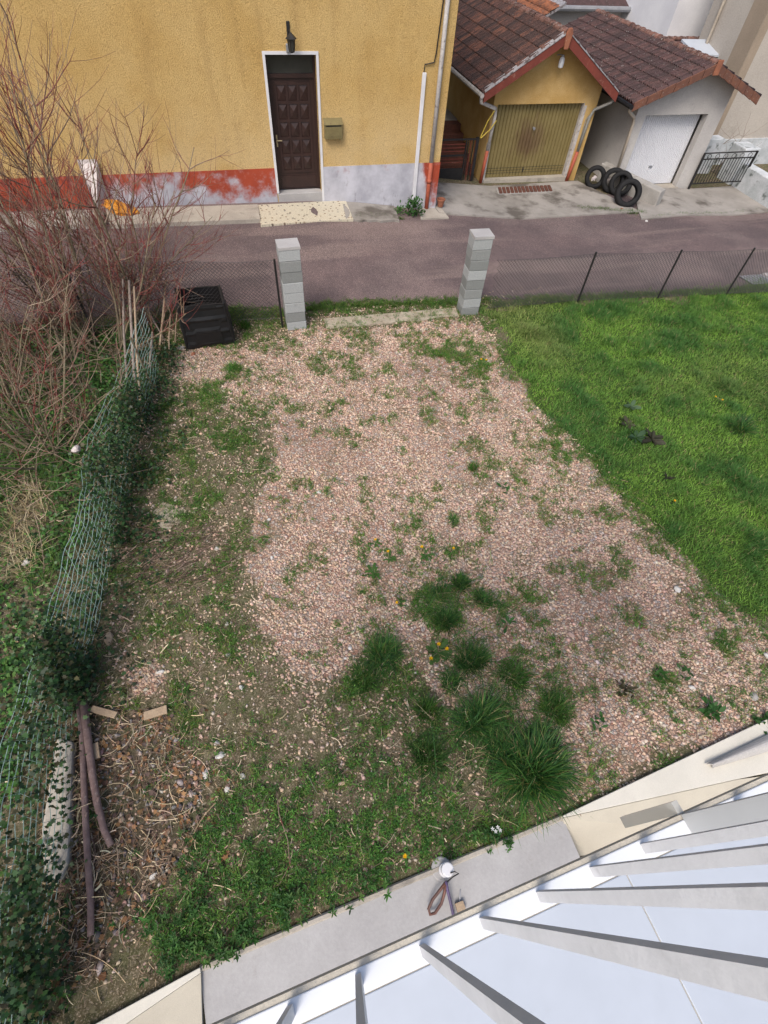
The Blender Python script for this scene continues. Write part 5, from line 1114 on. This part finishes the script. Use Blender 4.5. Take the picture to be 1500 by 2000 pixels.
# dead brush under the shrubs
mb = MB(); r = np.random.default_rng(40)
for i in range(520):
    x, y = r.uniform(-5.2, -1.7), r.uniform(5.2, 10.3)
    if x > -1.9-.12*(9-y): continue
    p0 = np.array([x, y, float(h(x, y))+r.uniform(0, .35)]); a = r.uniform(0, 6.28); mb.tube(grow(r, p0, np.array([math.cos(a), math.sin(a), r.uniform(0, 1.0)]), r.uniform(.4, 1.4), 4, -.02, .12), [.007, .006, .005, .004, .002], 3, False)
tag(mb.build('brushwood', 'tan_twig', fix=False), 'tangle of dead stems under the bare shrubs', 'brushwood', None, 'stuff')
# ------------------------------------------------------------------ leaning stakes
def stake(b, t, z, rad, mat, label):
    p0 = at(*b); p1 = gp(*t, z); mid = (p0+p1)/2+np.array([random.uniform(-.02, .02), random.uniform(-.02, .02), 0]); mb = MB(); mb.tube([p0-(0, 0, .05), mid, p1], [rad, rad*.92, rad*.8], 7)
    o = mb.build('stake', mat, None, p0, shade=True); tag(o, label, 'stake', 'wooden stakes leaning by the compost bin')
for b, t, z, rad, mat, lab in (
    ((247, 752), (240, 545), 1.25, .022, 'bark', 'leftmost of the three long grey stakes leaning on the ivy'),
    ((268, 836), (252, 548), 1.45, .026, 'bark', 'middle of the three long grey stakes, thick and pale'),
    ((277, 838), (262, 560), 1.4, .02, 'pale_wood', 'right of the three long stakes, thinner and tan'),
    ((290, 735), (298, 648), .6, .022, 'bark', 'short pale stake standing between the long stakes and the bin'),
    ((308, 697), (325, 545), 1.0, .02, 'pale_wood', 'upright tan stake with bare top left of the compost bin'),
    ((329, 703), (333, 615), .55, .014, 'pale_wood', 'thin reddish stake just left of the compost bin'),
    ((341, 678), (346, 610), .5, .014, 'pale_wood', 'thin tan stake touching the corner of the compost bin'),
    ((325, 668), (255, 555), .75, .018, 'bark', 'slanting grey stake lowest of the slanted bundle'),
    ((315, 660), (240, 515), 1.0, .02, 'olive_bark', 'slanting olive stake in the middle of the slanted bundle'),
    ((300, 662), (228, 490), 1.2, .022, 'bark', 'slanting dark stake at the top of the slanted bundle'),
    ((288, 668), (212, 480), 1.3, .02, 'olive_bark', 'slanting thick stake at the back of the slanted bundle'),
    ((275, 680), (200, 490), 1.2, .02, 'bark', 'slanting stake hidden among the red twigs')): stake(b, t, z, rad, mat, lab)
# ------------------------------------------------------------------ grass tussocks
def tussock(px, py, R, H, n, label, pal, wd=.008, arch=1.0):
    c = at(px, py); q = np.sqrt(rng.uniform(0, 1, n)); a = rng.uniform(0, 6.28, n); R = R*.58; n = int(n*.8); q, a = q[:n], a[:n]; x = c[0]+R*.75*q*np.cos(a)+rng.normal(0, .1*R, n); y = c[1]+R*.75*q*np.sin(a)+rng.normal(0, .1*R, n)
    el = rng.uniform(.65, 1.0); ea = rng.uniform(0, 3.14); dx_, dy_ = x-c[0], y-c[1]; q2 = (dx_*math.cos(ea)+dy_*math.sin(ea))*(1-el); x = x-q2*math.cos(ea); y = y-q2*math.sin(ea); hg = H*rng.uniform(.25, 1.15, n)*(1-.3*q)*(.6+.8*vnoise(x, y, 9, 81)); V, F, C = blades(np.stack([x, y, h(x, y)], 1), hg, np.full(n, wd)*rng.uniform(.6, 1.2, n), (.2+.7*q)*R*arch*rng.uniform(.3, 1.5, n), np.where((rng.uniform(0, 1, n) < .07)[:, None], pick(np.array([[.36, .29, .16], [.22, .20, .07]]), n), pick(pal, n)*(.7+.7*vnoise(x, y, 7, 82))[:, None]), .55, 3, np.where(rng.uniform(0, 1, n) < .3, rng.uniform(0, 6.28, n), a+rng.normal(0, .8, n)))
    o = npmesh('grass_tussock', V, F, 'leaf', None, C, org=c); tag(o, label, 'grass tussock', 'dark grass tussocks in the gravel')
DG = np.array([[.028, .085, .024], [.04, .115, .028], [.06, .15, .035], [.022, .062, .022], [.09, .17, .04]]); MG = np.array([[.05, .13, .025], [.07, .15, .03], [.035, .09, .02]])
for a in ((1042, 1508, .56, .38, 1900, 'largest dark green tussock hanging over the corner of the cream wall', DG*1.25, .011, 1.1),
          (985, 1470, .42, .28, 1100, 'tussock just up and left of the largest one', DG*1.1, .008),
          (930, 1405, .45, .26, 1300, 'wide flattened tussock above the largest one', DG*1.3, .008),
          (750, 1280, .36, .26, 1300, 'round spiky tussock standing alone left of the big dandelion', DG*1.2, .007),
          (868, 1215, .26, .20, 800, 'dark tussock directly above the big dandelion', DG, .007),
          (900, 1142, .22, .18, 600, 'topmost dark tussock of the cluster', DG*.9, .007), (862, 1160, .18, .14, 400, 'small dark tussock left of the topmost one', DG, .007),
          (942, 1172, .22, .17, 500, 'small tussock right of the topmost one', DG*1.1, .007),
          (920, 1292, .34, .24, 1100, 'dark tussock right beside the big dandelion', DG, .007), (880, 1335, .24, .18, 500, 'small tussock below the big dandelion', DG*1.1, .007),
          (1003, 1325, .32, .18, 600, 'low sprawling tussock right of the dandelion cluster', MG*.8, .007), (1085, 1385, .32, .16, 600, 'pale sprawling tussock at the edge of the bare gravel', MG*.9, .007),
          (838, 1475, .34, .16, 700, 'low leafy tussock left of the largest one', MG*.7, .008), (712, 1325, .30, .15, 700, 'low tussock under the white petals', MG*.8, .007),
          (835, 1390, .26, .2, 350, 'thin tussock with a long bent blade', MG*.8, .008), (1058, 1440, .30, .18, 500, 'small dark tussock touching the bare gravel above the largest one', DG*1.2, .008),
          (1447, 835, .42, .26, 900, 'round dark tussock standing in the lawn', DG*1.3, .009), (923, 915, .16, .16, 220, 'small bright tuft in the upper middle of the gravel', MG*1.2, .007), (885, 1018, .16, .10, 300, 'small dense dark tuft in the centre of the gravel', DG*1.1, .007),
          (455, 722, .26, .14, 400, 'bright grass tuft near the compost bin', MG*1.3, .007), (478, 640, .22, .22, 350, 'grass tuft between the compost bin and the pillar', MG*.9, .007)): tussock(*a)
n = 9000; x, y = pts_in(n, .8, 4.2, .0, 4.2); px, py = dens_px(x, y)
d = blobs(px, py, [(940, 1400, 130, 90, .9), (870, 1220, 80, 90, .7), (745, 1310, 75, 60, .7), (1010, 1500, 110, 80, .9), (1060, 1360, 70, 50, .6), (830, 1450, 90, 60, .7), (970, 1185, 50, 40, .6)])*np.clip((vnoise(x, y, 5, 91)-.3)*2.6, 0, 1)
k = (rng.uniform(0, 1, n) < d) & (y > .05); x, y = np.repeat(x[k], 3)+rng.normal(0, .02, 3*k.sum()), np.repeat(y[k], 3)+rng.normal(0, .02, 3*k.sum()); m = len(x)
hg = rng.gamma(3, .03, m)+.02; V, F, C = blades(np.stack([x, y, h(x, y)], 1), hg, np.full(m, .007), hg*rng.uniform(.5, 2.0, m), np.where((rng.uniform(0, 1, m) < .1)[:, None], pick(np.array([[.34, .28, .16]]), m), pick(np.concatenate([DG, MG*1.3]), m)), .6, 3)
tag(npmesh('coarse_grass', V, F, 'leaf', None, C), 'coarse loose grass between the dark tussocks', 'grass', None, 'stuff')
# ------------------------------------------------------------------ flowers and broad-leaved plants
LOBE = np.array([(0, 0, 0), (.2, .05, .02), (.3, .15, .01), (.42, .06, .03), (.55, .18, .01), (.68, .08, .02), (.85, .17, 0), (1, 0, -.03), (.85, -.17, 0), (.68, -.08, .02), (.55, -.18, .01), (.42, -.06, .03), (.3, -.15, .01), (.2, -.05, .02)])
LOBEF = [np.array([[0, 1, 13, 13][:3]]), np.array([[1, 2, 3, 11], [1, 11, 12, 13], [3, 4, 5, 9], [3, 9, 10, 11], [5, 6, 7, 8]]), np.array([[5, 8, 9]])]
LOBEF = [np.array([[0, 1, 13], [5, 8, 9]]), np.array([[1, 3, 11, 13], [3, 5, 9, 11], [5, 6, 7, 8]]), np.array([[1, 2, 3], [13, 11, 12], [3, 4, 5], [11, 9, 10]])]
def leafplant(name, cat, label, px, py, n, size, tilt, pal, tmpl, tf, flowers=(), group=None, height=.02, fsize=.02, spread=.012):
    c = at(px, py); T = thing(name, label, cat, c, group); V, F, C = rosettes(np.array([c[0]]), np.array([c[1]]), np.array([c[2]+.012]), n, np.array([size]), tilt, pal, tmpl, tf, spread, height)
    npmesh('leaves', V, F, 'leaf', T, C)
    for fx, fy in flowers:
        p = gp(fx, fy, c[2]+.09); mb = MB(); mb.tube([c+np.array([0, 0, .01]), (c+p)/2+np.array([0, 0, .02]), p], .004, 4, False); mb.build('stalk', 'olive_bark', T, fix=False)
        k = 26; a = np.arange(k)*2.4; P = np.repeat(p[None], k, 0); Rm = rotz(a) @ roty(-np.linspace(1.2, .12, k)); Rm = Rm*(fsize*np.linspace(.6, 1.1, k))[:, None, None]
        V, F, C = stamp(LEAF, LEAFF, P, Rm, np.repeat(np.array([[.80, .50, .015]]), k, 0)); npmesh('flower', V, F, 'petal', T, C)
DAN = np.array([[.07, .15, .035], [.09, .18, .045]])
for px, py, n, s, fl, lab in ((855, 1275, 26, .17, ((857, 1258), (873, 1267), (842, 1286)), 'big dandelion with three yellow flowers amid the dark tussocks'),
    (730, 1120, 18, .12, (), 'flat dandelion rosette without flowers in the middle of the gravel'), (760, 1092, 16, .10, ((758, 1077),), 'dandelion with one yellow flower, left of a row of three'),
    (832, 1085, 16, .11, ((824, 1068),), 'dandelion with one yellow flower, middle of a row of three'), (880, 1082, 16, .10, ((886, 1071),), 'dandelion with one yellow flower, right of a row of three'),
    (733, 1062, 12, .08, ((733, 1054),), 'small dandelion just above the row of three'), (782, 1180, 10, .09, ((775, 1177),), 'small yellow-flowered dandelion above the round tussock'),
    (945, 712, 14, .13, ((940, 702), (950, 703)), 'dandelion with two pale yellow flowers near the right pillar'), (1410, 785, 10, .10, ((1398, 775), (1411, 781)), 'dandelion pair flowering in the lawn'),
    (1318, 985, 10, .09, ((1318, 978),), 'single yellow dandelion in the lower lawn'), (790, 1672, 10, .08, ((791, 1672),), 'tiny yellow flower near the conduit stub')):
    leafplant('dandelion', 'dandelion', lab, px, py, n, s, .22, DAN, LOBE, LOBEF, fl, 'dandelions in the yard', .01, .03 if s > .1 else .025)
BROAD = np.array([(0, 0, 0), (.25, .12, .05), (.25, -.12, .05), (.5, .21, .05), (.5, -.21, .05), (.8, .15, .01), (.8, -.15, .01), (1, 0, -.05), (.5, 0, .01)]); BROADF = [np.array([[0, 8, 3, 1], [8, 7, 5, 3], [0, 2, 4, 8], [8, 4, 6, 7]])]
DOCK = np.array([[.045, .085, .040], [.06, .10, .05], [.06, .06, .035]])
for px, py, n, s, lab in ((1272, 862, 14, .24, 'largest dark broad-leaved dock in the lawn'), (1240, 858, 10, .20, 'dock plant left of the largest one at the lawn edge'), (1222, 832, 10, .20, 'dock plant above the lawn edge with greyish leaves'), (1232, 797, 8, .17, 'reddish dock plant highest up in the lawn'), (1300, 938, 7, .14, 'small dock plant lower down in the lawn')):
    leafplant('dock_plant', 'weed plant', lab, px, py, n, s, .35, DOCK, BROAD, BROADF, (), 'dark dock plants in the lawn', .05)
for px, py, n, s, lab in ((1385, 1392, 34, .11, 'leafy nettle clump in the gravel near the cream wall'), (1490, 1412, 26, .11, 'leafy weed touching the cream wall at the right edge'), (1285, 1322, 24, .08, 'low leafy weed in the lower right gravel'), (1215, 1348, 26, .08, 'reddish leafy weed left of the nettle clump'), (1165, 1410, 12, .09, 'small leafy weed above the bare gravel by the wall'), (1335, 1320, 14, .08, 'small leafy weed beside a white chip'), (992, 1222, 8, .11, 'pale broad-leaved weed right of the topmost tussocks'), (985, 962, 8, .10, 'small grey-green weed in the right of the gravel')):
    leafplant('leafy_weed', 'weed plant', lab, px, py, n, s, .5, np.array([[.06, .06, .03]]) if 'reddish' in lab else np.array([[.035, .10, .025], [.055, .14, .03]]), BROAD, BROADF, (), 'leafy weeds in the gravel', .09, .02, .04)
leafplant('wall_weed', 'weed plant', 'bushy dark green weed at the foot of the orange downpipe', 806, 421, 230, .11, .8, np.array([[.03, .09, .022], [.045, .12, .03]]), BROAD, BROADF, (), None, .34, .02, .11)
leafplant('wall_weed', 'weed plant', 'small weed left of the bushy one against the grey plinth', 781, 418, 30, .12, .7, np.array([[.05, .12, .03]]), BROAD, BROADF, (), None, .14, .02, .06)
leafplant('violet_plant', 'weed plant', 'white-flowered leafy plant at the edge of the concrete channel', 966, 1628, 40, .06, .5, np.array([[.03, .09, .025]]), BROAD, BROADF, (), None, .06)
c = at(966, 1624); P = np.stack([gp(x, y, .1) for x, y in ((962, 1619), (968, 1624), (977, 1622), (972, 1616))]).repeat(5, 0); k = len(P); Rm = (rotz(np.arange(k)*1.257) @ roty(np.full(k, -.3)))*.022
V, F, C = stamp(BROAD, BROADF, P, Rm, np.full((k, 3), .75)); npmesh('flowers', V, F, 'petal', bpy.data.objects['violet_plant'], C)
# bare twiggy bush behind the iron gate
r = np.random.default_rng(77); b = np.array([*gp(1405, 350, -.75)[:2], -.75]); b[1] += .8; T = thing('twiggy_bush', 'sparse bare bush behind the iron gate', 'shrub', b); st = MB(); tw = MB()
for i in range(7):
    P = grow(r, b+np.array([r.normal(0, .4), r.normal(0, .2), 0]), np.array([r.normal(0, .35), r.normal(0, .3), 1]), r.uniform(1.0, 2.0), 6, 0, .12); st.tube(P, list(np.linspace(.018, .006, 7)), 4, False)
    for j in range(9):
        k = r.integers(2, 6); Q = grow(r, P[k], np.array([r.normal(0, 1), r.normal(0, .6), .5]), r.uniform(.3, .9), 4, .03, .14); tw.tube(Q, [.007, .006, .005, .004, .003], 3, False)
st.build('stem', 'bark', T, fix=False); tag(tw.build('twigs', 'bark', T, fix=False), kind='stuff')
# ------------------------------------------------------------------ stones, chips and rubbish that can be told apart
def rock(px, py, s, mat, label, name='stone', flat=.6, dz=0.0, cat=None, group='pale stones lying about the yard'):
    c = at(px, py); b = bmesh.new(); bmesh.ops.create_icosphere(b, subdivisions=2, radius=1); r = random.Random(int(px*7+py)); st = (r.uniform(.8, 1.2), r.uniform(.6, .95), flat)
    ns = [Vector((r.uniform(-1, 1), r.uniform(-1, 1), r.uniform(-1, 1))).normalized() for _ in range(9)]; cut = [r.uniform(.55, .85) for _ in ns]
    for v in b.verts:
        for nn, cc in zip(ns, cut):
            d = v.co.dot(nn)
            if d > cc: v.co -= nn*(d-cc)
        v.co = Vector((v.co.x*st[0]*s, v.co.y*st[1]*s, v.co.z*st[2]*s))
    bmesh.ops.rotate(b, verts=b.verts, matrix=Matrix.Rotation(r.uniform(0, 6), 3, 'Z')); me = bpy.data.meshes.new(name); b.to_mesh(me); b.free()
    c = c+np.array([0, 0, s*flat*.45+dz]); tag(link(name, me, mat, None, c), label, cat or 'stone', group)
for a in ((623, 962, .042, 'stone_white', 'bright white stone alone in the upper middle of the gravel'), (526, 1016, .042, 'stone_white', 'pale stone left of centre at the gravel edge'), (424, 1072, .045, 'stone_white', 'flat pale stone among the weeds beside the combed dry grass'), (531, 1090, .03, 'stone_white', 'small white stone at the left edge of the gravel'),
          (328, 937, .035, 'stone_white', 'white stone in the weeds near the ivy'), (327, 1117, .04, 'stone_pink', 'long beige stone on the combed dry grass'), (172, 1180, .075, 'stone_pink', 'rounded beige stone at the foot of the ivy'), (53, 1100, .09, 'stone_white', 'large white stone behind the wire fence'),
          (313, 1313, .045, 'stone_white', 'white stone in the small gravel clearing'), (472, 1343, .04, 'stone_white', 'white stone at the left end of the weeds below the clearing'), (447, 1280, .05, 'stone_grey', 'dark grey stone beside the small gravel clearing'),
          (424, 1452, .04, 'stone_white', 'topmost of the white rubble pieces beside the dry stems'), (431, 1476, .055, 'stone_white', 'largest of the white rubble pieces beside the dry stems'), (402, 1512, .045, 'stone_white', 'white rubble piece touching the dry stems'), (474, 1517, .038, 'stone_white', 'white rubble piece farthest from the dry stems'), (444, 1543, .04, 'stone_white', 'lowest of the white rubble pieces in the weeds'),
          (301, 1711, .05, 'stone_white', 'white stone in the lower part of the dry stems'), (145, 1645, .07, 'stone_grey', 'grey stone between the kerb stone and the long branch'), (1322, 1152, .06, 'stone_white', 'large pale stone near the lawn edge'), (1417, 1178, .04, 'stone_white', 'pale stone right on the lawn edge'), (1472, 1362, .06, 'stone_grey', 'pale grey stone above the cream wall at the right'), (1350, 1343, .045, 'stone_white', 'white angular chip in the lower right gravel'), (1498, 1283, .06, 'stone_white', 'white stone at the very right edge by the lawn'),
          (1115, 1240, .05, 'stone_pink', 'dusty pale stone in the lower middle of the gravel'), (293, 1140, .03, 'stone_grey', 'small grey stone at the foot of the ivy'), (625, 690, .06, 'stone_white', 'yellowish stone near the left pillar'), (205, 1180, .035, 'stone_pink', 'small pink stone beside the rounded beige one'),
          (683, 1266, .032, 'stone_white', 'upper white flake left of the round tussock'), (675, 1286, .025, 'stone_white', 'small white flake left of the round tussock'), (707, 1313, .036, 'stone_white', 'white flake below the round tussock'), (811, 1314, .02, 'stone_white', 'tiny white flake left of the big dandelion')): rock(*a)
rock(213, 1250, .085, 'pale_wood', 'weathered broken wood block at the foot of the ivy', 'wood_block', .6, 0, 'wood', None)
rock(378, 693, .06, 'terracotta', 'broken brick piece before the compost bin', 'brick_piece', .6, 0, 'brick', None)
rock(1213, 411, .07, 'terracotta', 'small brick piece under the largest tyre', 'brick_piece', .7, 0, 'brick', None)
for px, py, s, lab in ((1170, 384, .05, 'white pebble on the apron beside the tyres'), (1180, 386, .04, 'second white pebble nearest to the largest tyre'), (1262, 433, .06, 'white pebble on the road below the concrete block')): rock(px, py, s, 'stone_white', lab)
rock(1475, 385, .13, 'red_pipe', 'faded pink lump at the foot of the whitewashed wall', 'plastic_lump', .6, 0, 'rubbish', None)
rock(352, 680, .10, 'stone_grey', 'grey stone slab between the stakes and the compost bin', 'stone', .4)
rock(165, 905, .075, 'white_board', 'crumpled white paper caught in the ivy', 'crumpled_paper', .9, .28, 'paper', None)
# bare sandy patch
mb = MB(); c = at(325, 1005); ring = [at(325+36*math.cos(q)*random.uniform(.6, 1.1), 1005+30*math.sin(q)*random.uniform(.6, 1.1), .004) for q in np.linspace(0, 6.28, 18, False)]
mb.add([c+(0, 0, .035)]+ring, [(0, 1+i, 1+(i+1) % 18) for i in range(18)]); tag(mb.build('sand_patch', 'pale_dust', fix=True, shade=True), kind='structure')
# branches and boards on the dry stems
def branch(pts, r0, r1, mat, label):
    P = [at(x, y, z) for x, y, z in pts]; n = len(P); mb = MB(); mb.tube(P, list(np.linspace(r0, r1, n)), 8)
    k = len(P)//2; mb.tube([P[k], P[k]+np.array([.03, .05, .05])], [r0*.5, r0*.35], 5); tag(mb.build('branch', mat, None, P[0], shade=True), label, 'branch', 'cut branches on the dry stems')
branch([(154, 1372, .10), (161, 1440, .11), (164, 1530, .10), (167, 1600, .10), (172, 1690, .09), (177, 1760, .07), (177, 1828, .06)], .034, .030, 'peeled_bark', 'longer of the two purplish cut branches')
branch([(163, 1372, .11), (171, 1440, .12), (180, 1510, .12), (190, 1570, .10), (203, 1620, .08), (217, 1652, .07)], .042, .030, 'peeled_bark', 'shorter thicker purplish cut branch on the right')
branch([(650, 1310, .03), (652, 1360, .04), (645, 1400, .03), (660, 1432, .03), (690, 1432, .03)], .005, .003, 'tan_twig', 'thin curved straw stem lying on the gravel')
branch([(540, 1545, .05), (545, 1590, .06), (562, 1640, .06), (566, 1690, .05), (545, 1728, .04), (510, 1742, .03)], .006, .003, 'tan_twig', 'long bowed straw stem lying on the lower weeds')
def plank(a, b, w, t, mat, label):
    A_, B_ = at(*a, dz=.05), at(*b, dz=.06); d = (B_-A_); d /= np.linalg.norm(d); n = np.array([-d[1], d[0], 0])*w/2; u = np.array([0, 0, t]); mb = MB(); mb.hexa([A_-n, B_-n, B_+n, A_+n, A_-n+u, B_-n+u, B_+n+u, A_+n+u]); tag(mb.build('plank', mat, None, A_, bevel=.004), label, 'plank')
plank((282, 1400), (327, 1386), .09, .03, 'pale_wood', 'short orange-tinted plank below the gravel clearing')
plank((180, 1385), (228, 1398), .07, .03, 'pale_wood', 'short plank beside the tops of the cut branches'); plank((188, 1452), (192, 1482), .05, .03, 'pale_wood', 'small light wood offcut right of the cut branches')
mb = MB(); T = [at(x, y, .10) for x, y in ((110, 1440), (142, 1448), (138, 1560), (132, 1685), (118, 1720), (84, 1712), (80, 1620))]; mb.prism(T[::-1], (0, 0, -.25)); tag(mb.build('kerb_stone', 'beige_concrete', None, T[0], bevel=.025), 'long pale kerb stone at the foot of the wire fence', 'kerb stone')
# white board and orange bag against the house, flower pot, road drain
u0, z0 = HF.px(150, 311, -.05); u1, _ = HF.px(188, 309, -.05); v0 = at(192, 414); v1 = at(214, 388)
mb = MB(); A_ = np.array(HF(u0, -.05, 1.47)); B_ = np.array(HF(u1, -.05, 1.47)); C_ = gp(213, 392, .62); D_ = gp(190, 414, .60); nn = np.cross(B_-A_, D_-A_); nn = nn/np.linalg.norm(nn)*.035
if nn[1] > 0: nn = -nn
mb.prism([A_, B_, C_, D_], nn); tag(mb.build('board', 'white_board', None, A_, bevel=.004), 'peeling white board leaning on the red plinth behind the shrubs', 'board')
c = gp(236, 408, .65); b = bmesh.new(); bmesh.ops.create_icosphere(b, subdivisions=3, radius=1)
for v in b.verts:
    q = .10*math.sin(v.co.x*9+v.co.y*4)+.08*math.sin(v.co.z*11+v.co.x*5); v.co *= 1+q; v.co = Vector((v.co.x*.36, v.co.y*.17, v.co.z*.15)); v.co.z -= v.co.x*.28
bmesh.ops.rotate(b, verts=b.verts, matrix=Matrix.Rotation(-.2, 3, 'Z')); me = bpy.data.meshes.new('bag'); b.to_mesh(me); b.free(); tag(link('bag', me, 'orange_bag', None, c), 'crumpled bright orange bag beside the white board', 'bag')
pc_ = at(853, 405, .05)+np.array([.12, .05, 0]); mb = MB(); mb.lathe([(.075, 0), (.105, .16), (.12, .16), (.12, .19), (.10, .19), (.09, .12)], pc_, 16); tag(mb.build('flower_pot', 'terracotta', None, pc_), 'small terracotta flower pot at the house corner', 'flower pot')
q = [at(x, y, .022) for x, y in ((1443, 540), (1530, 533), (1555, 552), (1470, 556))]; dg = thing('road_drain', 'iron road drain with white painted kerb behind the chain link fence', 'drain', q[0])
mb = MB(); mb.prism([q[0], (q[0]+q[1])/2, (q[3]+q[2])/2, q[3]], (0, 0, -.05)); mb.build('frame', 'black_metal', dg)
for k in range(7): a = k/7; A_ = q[0]+(q[1]-q[0])*.5*(a+.02); B_ = q[3]+(q[2]-q[3])*.5*(a+.02); w_ = (q[1]-q[0])*.04; mb = MB(); mb.prism([A_+(0, 0, .02), A_+w_+(0, 0, .02), B_+w_+(0, 0, .02), B_+(0, 0, .02)], (0, 0, -.018)); mb.build('grate_bar', 'zinc', dg)
mb = MB(); mb.prism([(q[0]+q[1])/2+(.02, 0, .04), q[1]+(0, 0, .04), q[2]+(0, 0, .04), (q[3]+q[2])/2+(.02, 0, .04)], (0, 0, -.1)); mb.build('painted_slab', 'old_white_pipe', dg)
# weeds along the edges of road and apron
def edgeweeds():
    parts = []
    for pts, n, w in ((((1130, 408), (1200, 414), (1258, 418)), 260, .10), (((1258, 428), (1380, 420), (1480, 412)), 120, .05), (((690, 428), (740, 424), (790, 430)), 60, .04), (((600, 604), (700, 598), (800, 596), (890, 590)), 420, .16), (((300, 612), (460, 612), (545, 616)), 260, .2), (((945, 600), (1130, 584), (1280, 577), (1420, 570), (1500, 564)), 900, .12)):
        t = rng.uniform(0, len(pts)-1.001, n); i = t.astype(int); f = t-i; Q = np.array([at(*p)[:2] for p in pts]); P = Q[i]*(1-f[:, None])+Q[i+1]*f[:, None]+rng.normal(0, w*.6, (n, 2)); rep = 8; P = np.repeat(P, rep, 0)+rng.normal(0, .02, (n*rep, 2))
        hg = rng.uniform(.03, .11, len(P)); parts.append(blades(np.stack([P[:, 0], P[:, 1], h(P[:, 0], P[:, 1])], 1), hg, np.full(len(P), .008), hg*rng.uniform(.5, 1.6, len(P)), pick(np.array([[.06, .13, .02], [.10, .16, .03], [.05, .10, .02]]), len(P)), .6, 2))
    V, F, C = join(parts); tag(npmesh('verge_grass', V, F, 'leaf', None, C), 'strip of short grass along the road edge and the fences', 'grass', None, 'stuff')
edgeweeds()
mb = MB(); sh_ = gp(1302, 62, 1.2)
